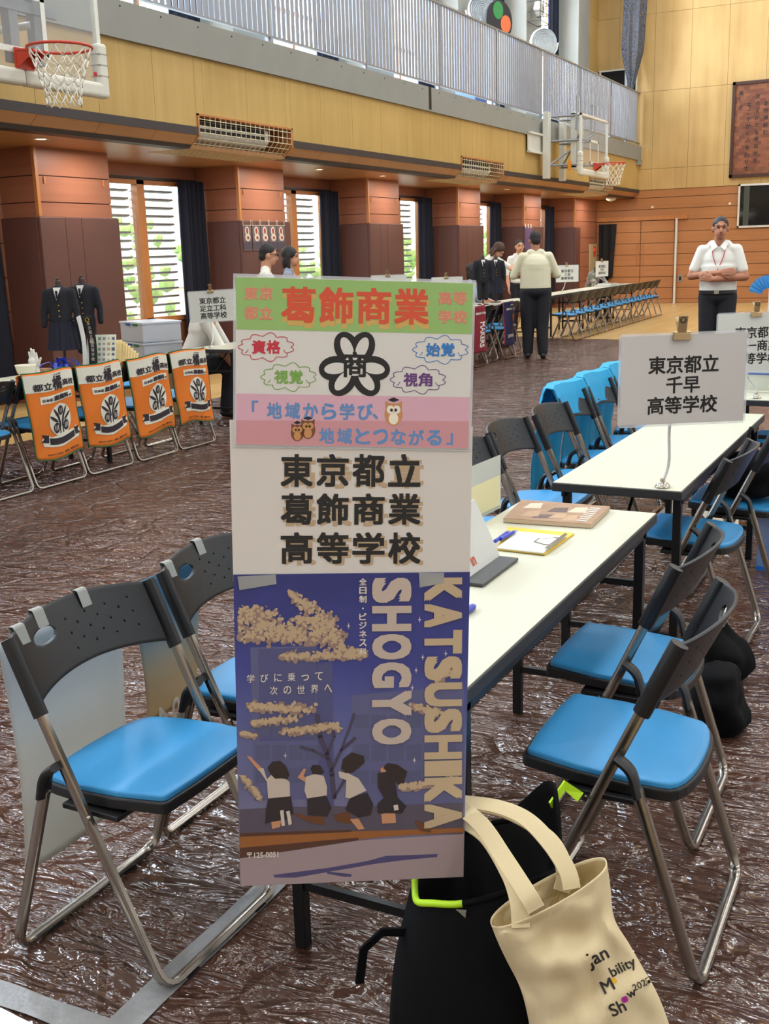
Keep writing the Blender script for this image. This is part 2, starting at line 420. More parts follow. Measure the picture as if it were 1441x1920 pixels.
# ---- upper wall behind the balcony
mb = MB()
for k in range(-3, 6):
    x0 = PX0 + PER * k + .05
    mb.bb(x0, x0 + (.95 if k < 5 else .9), 8.42, 9.3, 3.85, 10)
up = struct(mb.build('wall_left_upper', conc))
mb = MB(); mb.bb(-8, XE, 9.2, 9.3, 3.85, 4.16).bb(-8, XE, 9.15, 9.3, 8.6, 10); mb.build('spandrel', conc, up)
MB().bb(PX0 + PER * 5 + .95, XE, 8.5, 9.3, 3.85, 7.03).bb(PX0 + PER * 5 + .95, XE, 8.5, 9.3, 7.036, 10).build('oak_panelling', oak_v, up)
for k in range(-3, 5):
    xa = PX0 + PER * k + 1.0; xb = xa + PER - .95; y = 9.2
    w = thing('window_%d' % (k + 20), None, None); w['kind'] = 'structure'
    mb = MB()
    for a in (xa, xa + .85, xa + 1.7, xb - .06): mb.bb(a, a + .07, y - .04, y + .04, 4.16, 8.6)
    for z in (4.16, 5.0, 6.3, 8.54): mb.bb(xa, xb, y - .04, y + .04, z, z + .06)
    mb.build('window_frame', frame_wood, w)
    MB().bb(xa, xb, y, y + .006, 4.16, 8.6).build('window_pane', pane, w)
    c = curtain(xb - .6, xb - .02, 8.95, 3.9, 8.8, 5, 'gallery_curtain', 'navy curtain on the balcony at the %s upper window from the near end' % ordn[k + 4], .05, 'dark curtains behind the balcony railing')
# ---- balcony railing: grey vertical slats
rail_m = mat('galvanised_rail', (148, 152, 160), .35, metal=.6)
sl_m = mat('railing_slat', (150, 157, 170), .4, metal=.35)
r = thing('balcony_railing', 'long grey balcony railing of close vertical metal slats', 'railing')
mb = MB(); mb.bb(-8, XE - .02, YF + .02, YF + .07, 5.19, 5.215).bb(-8, XE - .02, YF + .02, YF + .07, 4.0, 4.02); mb.build('rail', rail_m, r)
for i in range(16):
    xa = -7.8 + 2.43 * i
    if xa > XE - .5: break
    MB().bb(xa - .025, xa + .025, YF + .05, YF + .10, 3.9, 5.2).build('post', rail_m, r)
    mb = MB(); n = 23
    for j in range(1, n):
        xx = xa + 2.43 * j / n
        if xx < XE - .05: mb.box((xx, YF + .045, 4.605), (.077, .011, 1.17))
    mb.build('slat_panel', sl_m, r)
# ---- outdoors seen through the windows
grass = mat('outdoor_ground', (150, 150, 140), .9); struct(MB().bb(-10, 45, 9.6, 40, -.3, -.1).build('ground', grass))
def hedge(x0, x1, y, h, seed):
    rnd = random.Random(seed); mb = MB()
    for i in range(int((x1 - x0) * 50)):
        c = (rnd.uniform(x0, x1), y + rnd.uniform(-.4, .4), rnd.uniform(0, h)); s = rnd.uniform(.06, .15)
        g = bmesh.ops.create_icosphere(mb.bm, subdivisions=1, radius=s)['verts']
        for v in g: v.co *= rnd.uniform(.7, 1.2)
        bmesh.ops.translate(mb.bm, vec=c, verts=g)
    return mb
for i, (a, b, h) in enumerate(((6, 15, 2.1), (16, 25, 1.8), (26, 36, 2.0))):
    tag(hedge(a, b, 12.0, h, i).build('garden_hedge', mat('hedge_green', (150, 186, 110), .8, var=.4, scale=5)), 'green hedge outdoors, seen through the %s louvred window' % ('first', 'third', 'last')[i], 'hedge')
mb = MB().bb(-5, 45, 17, 17.3, -.1, 2.9)
struct(mb.build('outdoor_building', mat('outdoor_wall', (226, 206, 190), .9)))
mb = MB()
for i in range(30): mb.bb(-4 + i * 1.6, -3.2 + i * 1.6, 16.95, 17.02, .8, 2.2)
mb.build('building_window', mat('outdoor_pane', (196, 206, 216), .3), bpy.data.objects['outdoor_building'])
# ================================================================== brown plastic sheet over the floor
def sheet_mat():
    m, n, l, b = nt('brown_plastic')
    tc = n.new('ShaderNodeTexCoord')
    def noise(scale, vec, detail=3, dist=0, rough=.5):
        z = n.new('ShaderNodeTexNoise'); z.inputs['Scale'].default_value = scale; z.inputs['Detail'].default_value = detail
        z.inputs['Distortion'].default_value = dist; z.inputs['Roughness'].default_value = rough; l.new(vec, z.inputs['Vector']); return z.outputs['Fac']
    def mth(op, a, b_=None, v=None):
        q = n.new('ShaderNodeMath'); q.operation = op; l.new(a, q.inputs[0])
        if b_ is not None: l.new(b_, q.inputs[1])
        if v is not None: q.inputs[1].default_value = v
        return q.outputs[0]
    def ridge(fac, k): return mth('POWER', mth('SUBTRACT', mth('MULTIPLY', mth('ABSOLUTE', mth('SUBTRACT', fac, v=.5)), v=-2.0), v=-1.0), v=k)
    mp = n.new('ShaderNodeMapping'); mp.inputs['Rotation'].default_value = (0, 0, radians(28)); mp.inputs['Scale'].default_value = (2.6, .9, 1); l.new(tc.outputs['Object'], mp.inputs['Vector'])
    st = mp.outputs[0]
    h1 = ridge(noise(1.5, st, 4, 1.2), 7)            # long creases
    h2 = ridge(noise(5.5, st, 3, 1.0), 4)            # crinkles
    h3 = noise(15, tc.outputs['Object'], 3, .6)
    vo = n.new('ShaderNodeTexVoronoi'); vo.feature = 'DISTANCE_TO_EDGE'; vo.inputs['Scale'].default_value = 2.1; vo.inputs['Randomness'].default_value = 1
    ds = n.new('ShaderNodeTexNoise'); ds.inputs['Scale'].default_value = 1.4; l.new(tc.outputs['Object'], ds.inputs['Vector'])
    va = n.new('ShaderNodeVectorMath'); va.operation = 'ADD'; l.new(ds.outputs['Color'], va.inputs[0]); l.new(tc.outputs['Object'], va.inputs[1]); l.new(va.outputs[0], vo.inputs['Vector'])
    fold = mth('MULTIPLY', mth('MINIMUM', vo.outputs['Distance'], v=.06), v=10)
    s = mth('ADD', mth('MULTIPLY', h1, v=1.0), mth('MULTIPLY', h2, v=.55)); s = mth('ADD', s, mth('MULTIPLY', h3, v=.30)); s = mth('ADD', s, fold)
    bp = n.new('ShaderNodeBump'); bp.inputs['Strength'].default_value = .8; bp.inputs['Distance'].default_value = .022
    l.new(s, bp.inputs['Height']); l.new(bp.outputs['Normal'], b.inputs['Normal'])
    r = n.new('ShaderNodeValToRGB'); r.color_ramp.elements[0].color = lin((66, 45, 37)); r.color_ramp.elements[1].color = lin((104, 72, 58))
    l.new(noise(1.1, tc.outputs['Object'], 5), r.inputs[0]); l.new(r.outputs[0], b.inputs['Base Color'])
    b.inputs['Roughness'].default_value = .13; b.inputs['Specular IOR Level'].default_value = 1.0
    return m
rnd = random.Random(3)
X0, X1, Y0, Y1 = -1.0, 17.7, -4.0, 7.05
def sheet(u, v):
    x = X0 + (X1 - X0) * u; y = Y0 + (Y1 - Y0) * v
    if u > .999: x += .22 * sin(1.1 * y) + .08 * sin(4.1 * y)
    if v > .999: y += .06 * sin(1.7 * x) + .03 * sin(6 * x)
    p = Vector((x * 1.7, y * .8, 0)); h = .0035 + .003 * mnoise.noise(p) + .002 * mnoise.noise(p * 3.1)
    return Vector((x, y, max(.001, h)))
tag(MB().grid(sheet, 190, 110).build('plastic_floor_sheet', sheet_mat(), smooth=True), 'shiny crinkled brown plastic sheet spread over the wooden gym floor', 'floor sheet')
tape_m = mat('floor_tape', (150, 148, 146), .35, var=.2, scale=20, bump=.4, bscale=30)
def tape(pts, w, label, name='floor_tape'):
    pts = [Vector(p) for p in pts]; mb = MB(); n = 60; t = (pts[-1] - pts[0]); s = Vector((-t.y, t.x, 0)).normalized()
    rn = random.Random(len(label))
    def f(u, v): p = pts[0] + t * u; return Vector((p.x, p.y, pts[0].z)) + s * (w * (v - .5) * (1 + .12 * mnoise.noise(p * 9)) + .012 * mnoise.noise(p * 2.2)) + Vector((0, 0, .0085))
    return tag(mb.grid(f, n, 2).build(name, tape_m, smooth=True), label, 'tape')
tape((( .55, 1.36, 0), (8.6, 1.34, 0)), .07, 'long strip of dull grey tape running along under the row of tables')
a = onz(-60, 1849, 0); b = onz(240, 1955, 0); a.z = b.z = .002; tape((a, b), .06, 'pale grey tape strip across the sheet in front of the nearest chair', 'cross_tape')

# ================================================================== folding chair
tubem = mat('chair_steel', (168, 160, 150), .22, metal=.95, var=.05)
blk = mat('black_plastic', (20, 21, 24), .42, var=.05, bump=.05, bscale=400)
rim_m = mat('seat_rim_plastic', (20, 21, 23), .5)
blue = mat('blue_vinyl', (52, 146, 204), .42, var=.04, scale=12, bump=.05, bscale=300)
rubber = mat('rubber', (22, 22, 24), .7)
PR = [(.0082 * cos(a) * (abs(cos(a)) ** -.45 if abs(cos(a)) > 1e-3 else 0), .0125 * sin(a) * (abs(sin(a)) ** -.45 if abs(sin(a)) > 1e-3 else 0)) for a in [pi / 8 + i * pi / 4 for i in range(8)]]
def seat_outline(g=0):
    P = []
    fr, hw, rr = .200 + g, .182 + g, -.150 - g
    P += [(fr - .003, -.160 - g), (fr + .003, -.08), (fr + .004, 0), (fr + .003, .08), (fr - .003, .160 + g)]
    P += [(fr - .010, .169 + g), (.08, hw + .001), (-.03, hw), (-.095, hw - .010)]
    for i in range(1, 12):
        a = i / 12; c_ = cos(pi * a); P.append((-.095 + (rr + .095) * sin(pi * a) ** .8, (hw - .010) * (1 if c_ > 0 else -1) * abs(c_) ** .85))
    P += [(-.095, -(hw - .010)), (-.03, -hw), (.08, -hw - .001), (fr - .010, -.169 - g)]
    return P
def make_chair(name, label, group=None):
    t = thing(name, label, 'chair', group=group)
    for s in (1, -1):
        pass
    f = fillet([(-.13, .222, .738), (-.055, .222, .57), (.192, .212, .012), (.192, -.212, .012), (-.055, -.222, .57), (-.13, -.222, .738)], .05, 5)
    o = MB().tube(f, .011, prof=PR, up=(0, 0, 1)).build('front_frame', tubem, t, smooth='a')
    r = fillet([(-.062, .236, .430), (-.198, .238, .012), (-.198, -.238, .012), (-.062, -.236, .430)], .05, 5)
    MB().tube(r, .011, prof=PR, up=(0, 0, 1)).build('rear_frame', tubem, t, smooth='a')
    for s in (1, -1):
        e = fillet([(-.018, s * .2385, .492), (-.052, s * .2385, .470), (-.066, s * .2385, .415)], .02, 4)
        MB().tube(e, .0165, 10, prof=[(.0095 * cos(a), .0205 * sin(a)) for a in [i * pi / 5 for i in range(10)]], up=(0, 1, 0)).build('hinge_bracket', blk, t, smooth='a')
        mb = MB().cyl((.045, s * .228, .384), (.045, s * .236, .384), .006); mb.cyl((-.024, s * .244, .486), (-.024, s * .249, .486), .006); mb.build('rivet', tubem, t)
        for px in (.192, -.198):
            MB().bb(px - .014, px + .014, s * .13 - .02, s * .13 + .02, .001, .006).build('rubber_foot', rubber, t)
    # seat: black pan, blue cushion
    tilt = lambda x: .058 * x
    P = seat_outline(.008); mb = MB(); mb.prism([(x, y, .388 + tilt(x)) for x, y in P], (0, 0, .026)); mb.build('seat_pan', rim_m, t, bevel=.004)
    P = seat_outline(0); mb = MB(); bm = mb.bm
    rings = []
    for k, (g, z) in enumerate(((1.0, .412), (1.0, .4215), (.992, .4245), (.975, .4260), (.9, .4270), (.5, .4275))):
        rings.append([bm.verts.new((x * g if k else x, y * g, z + tilt(x))) for x, y in P])
    for A, B in zip(rings, rings[1:]):
        for j in range(len(A)): bm.faces.new((A[j], A[(j + 1) % len(A)], B[(j + 1) % len(A)], B[j]))
    bm.faces.new(rings[0][::-1]); bm.faces.new(rings[-1]); mb.build('seat_cushion', blue, t, smooth='a')
    MB().bb(-.05, .1, -.205, .205, .374, .386).build('seat_bar', rim_m, t, bevel=.002)
    # backrest panel
    def bk(u, v):
        y = (u * 2 - 1) * .224; q = 1 - (y / .224) ** 2
        z = (.612 + .010 * q - .012 * (1 - q)) * (1 - v) + (.741 + .020 * q) * v
        x = -.13 + (.742 - z) * .445 - .058 * q ** .8 + .006 * q * (1 - v)
        return Vector((x, y, z))
    o = MB().grid(bk, 60, 18).build('backrest', blk, t, solid=.007, smooth=True)
    cut = MB(); Mx = Matrix.Translation((-.2, -.098, .706)) @ Matrix.Rotation(pi / 2, 4, 'Y')
    cut.add_c = None
    n = 20; ring = [(-.30, -.098 + .040 * cos(2 * pi * i / n), .708 + .0165 * sin(2 * pi * i / n)) for i in range(n)]
    cut.prism(ring, (.4, 0, 0))
    for i in range(7):
        for j in range(3):
            y = -.02 + .03 * i; z = .655 + .032 * j + .016 * (i % 2)
            if z > .735: continue
            cut.prism([(-.30, y + .0027 * cos(2 * pi * k / 6), z + .0027 * sin(2 * pi * k / 6)) for k in range(6)], (.4, 0, 0))
    c = cut.build('cutter', None)
    bo = o.modifiers.new('cut', 'BOOLEAN'); bo.operation = 'DIFFERENCE'; bo.object = c; bo.solver = 'EXACT'
    bv = o.modifiers.new('bv', 'BEVEL'); bv.width = .0015; bv.segments = 1; bv.limit_method = 'ANGLE'; bv.angle_limit = radians(60)
    freeze(o); bpy.data.objects.remove(c)
    for s in (1, -1):
        mb = MB().tube([(-.1345, s * .222, .745), (-.131, s * .222, .738), (-.066, s * .222, .592), (-.064, s * .222, .588)], .015, 12, prof=[(.0145 * cos(a), .0185 * sin(a)) for a in [i * pi / 6 for i in range(12)]])
        mb.build('tube_sleeve', blk, t, smooth='a')
    for ch in kids(t):
        if ch.modifiers: freeze(ch)
    return t
CH = make_chair('folding_chair', 'blue-seated folding chair with a poster on its back, standing nearest the camera')
used = [False]
def chair(x, y, rz, label, group, z=.004):
    if not used[0]:
        used[0] = True; o = CH; o.location = (x, y, z); o.rotation_euler = (0, 0, rz); o['label'] = label; o['group'] = group; return o
    return copy_tree(CH, (x, y, z), rz, label, group)
H = pi / 2
GL = 'folding chairs facing the table beside the tall poster'
L1 = chair(1.728, 1.53, -H, 'large close folding chair with a pale sheet hung behind its backrest', GL)
L2 = chair(2.24, 1.54, -H, 'close folding chair, second from the camera, a coloured poster behind its backrest', GL)
chair(3.89, 1.53, -H, 'folding chair half hidden by the edge of the tall poster', GL)
chair(4.42, 1.55, -H, 'bare black-backed folding chair second before the blue-covered chairs', GL)
chair(4.94, 1.53, -H, 'bare black-backed folding chair standing right before the blue-covered chairs', GL)
GB = 'folding chairs under bright blue covers'
BC = [chair(5.47 + .51 * i, 1.60, -H, 'folding chair under the %s bright blue cover past the bare black backs' % ordn[i + 1], GB) for i in range(3)]
GR = 'folding chairs on the aisle side of the table row'
chair(2.225, .545, H, 'blue-seat folding chair standing right beside the cream tote bag', GR)
chair(2.735, .665, H, 'blue-seat folding chair pushed halfway under the nearest white table', GR)
chair(4.12, .785, H - .02, 'blue-seat folding chair tucked under the second table, below the name sign', GR)
chair(4.74, .72, H, 'folding chair with a black bag on its seat, beside the blue storage box', GR)
chair(6.31, .72, H, 'folding chair at the edge of view beyond the black bag', GR)
GO = 'folding chairs wearing orange covers'
chair(4.97, 5.55, H, 'folding chair cut off by the edge of view, before the first orange-covered chair', GO)
OC = [chair(x, 5.55, H, 'folding chair under the %s orange cover, counted from the near end' % ordn[i + 1], GO) for i, x in enumerate((5.48, 5.985, 6.525, 7.03))]
chair(5.25, 6.55, -H, 'folding chair behind the table with the white bowl', 'chairs behind the display tables')
chair(7.42, 6.55, -.9, 'empty black-backed folding chair turned sideways beside the stacked clear boxes', 'chairs behind the display tables')
GN = 'folding chairs at the navy and red covers'
RC = chair(13.27, 5.62, H, 'distant folding chair wearing the dark red cover', GN)
chair(13.80, 5.68, H, 'distant folding chair between the red and the navy cover', GN)
NC = chair(14.34, 5.62, H, 'distant folding chair wearing the navy cover', GN)
chair(14.95, 5.74, H + .05, 'distant folding chair between the navy cover and the man in cream', GN)
chair(16.15, 7.0, -H, 'black folding chair behind the navy cover, facing the hall', GN)
GF = 'row of folding chairs on the wooden floor'
for i in range(13):
    chair(17.45 + .52 * i, 5.60 + .012 * i, H, 'small distant folding chair, %s in the far row counted from the near end' % (ordn + ['thirteenth'])[i + 1], GF, 0.0)
chair(19.9, 7.1, -H, 'black-backed folding chair behind the far table, beside the person in a floral shirt', 'chairs behind the display tables', 0)

# ================================================================== folding tables
ltop = mat('cream_laminate', (206, 204, 182), .35, var=.03, scale=3)
ledge = mat('table_edge', (44, 45, 47), .5)
lblk = mat('table_steel', (20, 20, 22), .4, metal=.3)
def table(name, x0, x1, yc, label, group, w=.45, h=.70, z=.004, inset=.085):
    t = thing(name, label, 'table', ((x0 + x1) / 2, yc, z), 0, group); L = (x1 - x0) / 2; b = w / 2; h -= z
    MB().bb(-L, L, -b, b, h - .032, h - .002).build('edge_band', ledge, t, bevel=.003)
    MB().bb(-L + .004, L - .004, -b + .004, b - .004, h - .003, h).build('tabletop', ltop, t)
    for sx in (-1, 1):
        xx = sx * (L - (inset if sx > 0 else min(inset, .195)))
        for sy in (-1, 1):
            MB().bb(xx - .014, xx + .014, sy * (b - .03) - .014, sy * (b - .03) + .014, 0, h - .032).build('leg', lblk, t, bevel=.002)
        MB().bb(xx - .008, xx + .008, -b + .045, b - .045, .145, .165).build('crossbar', lblk, t)
        MB().cyl((xx - sx * .01, 0, h - .20), (xx - sx * .22, 0, h - .04), .006).bb(xx - .008, xx + .008, -b + .045, b - .045, h - .215, h - .195).build('folding_brace', lblk, t)
    for sy in (-1, 1): MB().bb(-L + .06, L - .06, sy * (b - .022) - .006, sy * (b - .022) + .006, h - .062, h - .032).build('side_rail', lblk, t)
    return t
GT = 'white folding tables in the row beside the poster'
table('folding_table', 1.70, 3.235, .97, 'white folding table nearest the camera, with the book and clipboard on it', GT)
table('folding_table', 3.555, 5.355, .965, 'second white folding table, bare except for the clamp of the name sign', GT)
table('folding_table', 5.83, 7.63, .965, 'third white folding table, at the edge of view under the further name sign', GT)
GU = 'white folding tables along the windows'
table('folding_table', 4.45, 6.60, 5.80, 'white folding table behind the orange-covered chairs, crowded with display items', GU, inset=.345)
table('folding_table', 7.95, 9.75, 5.87, 'white folding table where the person in a white shirt leans', GU)
table('folding_table', 11.4, 13.2, 5.95, 'white folding table mostly hidden behind the tall poster', GU)
table('folding_table', 13.4, 15.2, 6.10, 'white folding table behind the red and navy covers', GU)
table('folding_table', 15.3, 17.1, 6.15, 'white folding table behind the man in the cream polo', GU)
for i in range(3):
    table('folding_table', 17.9 + 1.84 * i, 19.7 + 1.84 * i, 6.25, 'white folding table, %s in the far row on the wooden floor' % ordn[i + 1], GU, z=0)

# ================================================================== clip signs
paper = mat('laminated_paper', (206, 202, 200), .3, var=.02, coat=.4)
paper2 = mat('laminated_paper_pale', (218, 218, 208), .3, var=.02, coat=.4)
film = glass_mat('laminate_film', (225, 228, 232), .35, .12)
ink = mat('black_ink', (20, 17, 16), .5, var=0)
chrome = mat('chrome', (190, 184, 170), .2, metal=1, var=.03)
stemw = mat('white_flex_stem', (220, 218, 212), .35)
clipb = mat('clip_steel', (190, 168, 130), .25, metal=.9)
def sign(name, base, ctr, yaw, lines, label, w=.42, h=.297, group='name signs clipped on flexible stems', text_w=.245, lean=0, bg=None, stem=True, cat='sign', size=None):
    """a laminated card held by a bulldog clip on a stem clamped to a table"""
    ctr = Vector(ctr); base = Vector(base)
    t = thing(name, label, cat, base, 0, group)
    R = Vector((cos(yaw), sin(yaw), 0)); U = Vector((0, 0, 1)); N = R.cross(U)
    if lean: R, U = R * cos(lean) + U * sin(lean), U * cos(lean) - R * sin(lean)
    B = basis(ctr - base, R, U)
    mb = MB(); a, b = w / 2 + .008, h / 2 + .008; c = .01
    mb.prism([B @ Vector(p) for p in ((-a + c, -b, 0), (a - c, -b, 0), (a, -b + c, 0), (a, b - c, 0), (a - c, b, 0), (-a + c, b, 0), (-a, b - c, 0), (-a, -b + c, 0))], B.to_3x3() @ Vector((0, 0, .0008)))
    mb.build('laminate_film', film, t)
    mb = MB(); mb.prism([B @ Vector(p) for p in ((-w / 2, -h / 2, -.0002), (w / 2, -h / 2, -.0002), (w / 2, h / 2, -.0002), (-w / 2, h / 2, -.0002))], B.to_3x3() @ Vector((0, 0, .0014))); card = mb.build('card', bg or paper, t)
    mb = MB(); n = len(lines); ph = text_w / 4
    for i, s in enumerate(lines):
        y = h * .13 + (n / 2 - .5 - i) * ph * 1.08 - h * .19
        ww = text_w * len(s) / 4 - .008
        fit_text(mb, s, B @ T(0, y, .0016), w=ww if len(s) > 1 else None, h=None if len(s) > 1 else ph * .9, bold=.022)
    if lines: mb.build('lettering', ink, card)
    # bulldog clip
    mb = MB(); K = B @ T(-.012 if w > .3 else 0, h / 2 + .006, .004)
    mb.prism([K @ Vector(p) for p in ((-.03, -.022, -.008), (.03, -.022, -.008), (.026, .0, -.008), (-.026, .0, -.008))], K.to_3x3() @ Vector((0, 0, .018)))
    mb.prism([K @ Vector(p) for p in ((-.014, 0, .004), (.014, 0, .004), (.016, .055, .012), (-.016, .055, .012))], K.to_3x3() @ Vector((0, 0, .002)))
    mb.prism([K @ Vector(p) for p in ((-.014, 0, -.002), (.014, 0, -.002), (.016, .05, -.02), (-.016, .05, -.02))], K.to_3x3() @ Vector((0, 0, .002)))
    mb.tube([K @ Vector((-.028, .002, .002)), K @ Vector((.028, .002, .002))], .004)
    cl = mb.build('bulldog_clip', clipb, t, bevel=.0015)
    MB().tube([K @ Vector((.009 * cos(i * pi / 6), .042 + .009 * sin(i * pi / 6), .0125)) for i in range(12)], .002, 6, closed=True).build('clip_hole', ink, cl)
    if stem:
        top = B @ Vector((-.012 if w > .3 else 0, h / 2 - .01, -.012)); low = B @ Vector((-.03, -h / 2 - .02, -.03))
        pts = [Vector((0, 0, .02)), Vector((0, 0, .02)).lerp(low, .35) + Vector((.012, -.01, 0)), low, low.lerp(top, .5), top]
        sm = []
        for i in range(25):
            q = i / 24 * (len(pts) - 1); k = min(int(q), len(pts) - 2); f = q - k
            p0, p1, p2, p3 = pts[max(k - 1, 0)], pts[k], pts[k + 1], pts[min(k + 2, len(pts) - 1)]
            sm.append(.5 * ((2 * p1) + (p2 - p0) * f + (2 * p0 - 5 * p1 + 4 * p2 - p3) * f * f + (3 * p1 - p0 - 3 * p2 + p3) * f ** 3))
        MB().tube(sm, .0055, 8).build('flexible_stem', stemw, t, smooth=True)
        mb = MB(); mb.lathe([(0, .0), (.024, .0), (.026, .004), (.02, .014), (.009, .02), (.008, .03), (0, .03)]); mb.tube([(.034 * cos(i * pi / 8), .018 * sin(i * pi / 8), .008) for i in range(16)], .0022, 6, closed=True)
        mb.build('table_clamp', chrome, t, smooth='a')
    return t
sign('name_sign', (3.60, .815, .70), onx(1280, 711, 3.60), -1.0, ('東京都立', '千早', '高等学校'), 'largest white name sign with black characters, clipped above the second table', h=.29)
sign('name_sign', (5.90, .865, .70), onx(1418, 641, 5.86), -1.0, ('東京都立', '第一商業', '高等学校'), 'white name sign cut off by the edge of view, behind the larger sign', bg=paper2, h=.29)
sign('name_sign', (8.08, 5.93, .70), ony(399, 574, 5.93), -.95, ('東京都立', '足立工科', '高等学校'), 'white name sign above the table of the person in a white shirt', bg=paper2, h=.27, lean=.03)
sign('name_sign', (19.30, 6.30, .70), ony(1063, 513, 6.35), -.98, ('東京都立', '工芸', '高等学校'), 'small white name sign beside the shoulder of the man in the cream polo', bg=paper2)
sign('name_sign', (22.45, 6.30, .70), ony(1128, 504, 6.35), -.35, ('東京都立', '竹早', '高等学校'), 'small slanted white name sign beside the bowed person in floral', bg=paper2)
sign('name_sign', (12.55, 6.0, .70), ony(729, 540, 6.0), -1.0, (), 'clipped sign just peeking above the middle of the tall poster', bg=paper2)
sign('name_sign', (15.0, 6.1, .70), ony(838, 541, 6.1), -1.0, (), 'clipped sign peeking above the upper corner of the tall poster, near the held blazers', bg=paper2)
# ================================================================== air conditioners in the fascia
acw = mat('ac_plastic', (222, 220, 212), .4); acd = mat('ac_slot', (20, 20, 22), .6); wire = mat('guard_wire', (216, 206, 170), .4)
for i, xa in enumerate(ACX):
    t = thing('air_conditioner', 'white air conditioner behind a wire guard in the wood fascia, %s from the near end' % ordn[i + 1], 'air conditioner', (xa + ACW / 2, YF + .1, 2.66), 0, 'air conditioners set into the wooden fascia')
    L = ACW / 2; o = Vector((xa + L, YF + .1, 2.66))
    y0 = -.1; 
    mb = MB(); b = .025
    mb.bb(-L, L, y0 - .005, .5, .325, .345); 
    for s in (-1, 1): mb.prism([(s * L - (b if s > 0 else 0), y0 - .005, .345), (s * L - (b if s > 0 else 0), y0 - .005, .12), (s * L - (b if s > 0 else 0), .04, 0), (s * L - (b if s > 0 else 0), .6, 0), (s * L - (b if s > 0 else 0), .6, .345)], (b, 0, 0))
    mb.bb(-L, L, .55, .6, 0, .345); mb.build('surround', frame_wood, t)
    m2 = L - .1
    mb = MB(); mb.prism([(-m2, .02, .30), (-m2, .02, .16), (-m2, .08, .10), (-m2, .3, .03), (-m2, .5, .03), (-m2, .5, .30)], (2 * m2 - .25, 0, 0)); mb.build('body', acw, t, bevel=.02)
    mb = MB()
    for z in (.265, .195):
        for j in range(12): x = -m2 + .06 + (2 * m2 - .4) * j / 12; mb.bb(x, x + (2 * m2 - .4) / 12 - .012, .012, .03, z - .022, z + .022)
    mb.build('grille_slot', acd, t)
    mb = MB(); n = 19
    for j in range(n + 1):
        x = -L + .03 + (2 * L - .06) * j / n
        mb.tube([(x, y0, .325), (x, y0 + .005, .16), (x, .05, -.004), (x, .62, -.006)], .0045, 5)
    for (y, z) in ((y0, .29), (y0, .22), (y0 + .005, .155), (y0 + .05, .10), (.02, .05), (.05, -.004)): mb.tube([(-L + .03, y, z), (L - .03, y, z)], .0045, 5)
    for j in range(7): mb.tube([(-L + .03, .05 + .09 * j, -.006), (L - .03, .05 + .09 * j, -.006)], .0045, 5)
    mb.build('wire_guard', wire, t)
# downlights in the soffit
dl = mat('lamp_trim', (232, 224, 205), .4)
def emit(name, rgb, s):
    m, n, l, b = nt(name); b.inputs['Base Color'].default_value = lin(rgb); b.inputs['Emission Color'].default_value = lin(rgb); b.inputs['Emission Strength'].default_value = s; return m
dle = emit('lamp_glow', (255, 236, 200), 5)
for i, (px, py) in enumerate(((77, 261), (598, 318), (717, 330), (950, 355))):
    p = onz(px, py, 2.65)
    t = thing('downlight', 'small round downlight in the wooden soffit, %s from the near end' % ordn[i + 1], 'downlight', (p.x, p.y, 2.655), 0, 'downlights in the soffit')
    MB().lathe([(.055, 0), (.075, -.001), (.075, -.006), (.055, -.008), (.05, -.002)]).build('trim_ring', dl, t)
    MB().lathe([(.0, -.003), (.05, -.003)]).build('lens', dle, t)
for k in range(-1, 11):
    area('soffit_fill', (PX0 + 1.815 * k + .5, 7.95, 2.63), (0, 0, -1), .5, .25, 16, (1, .95, .88))  # fill lamps added in an even row under the balcony to brighten pillars and pads
p = onz(1145, 375, 2.6); tag(MB().lathe([(0, 0), (.12, 0), (.13, -.02), (.1, -.06), (.05, -.085), (0, -.09)], (p.x, min(p.y, 8.3), 2.655)).build('ceiling_speaker', white_m, smooth='a'), 'small white dome under the soffit by the far corner', 'ceiling fixture')

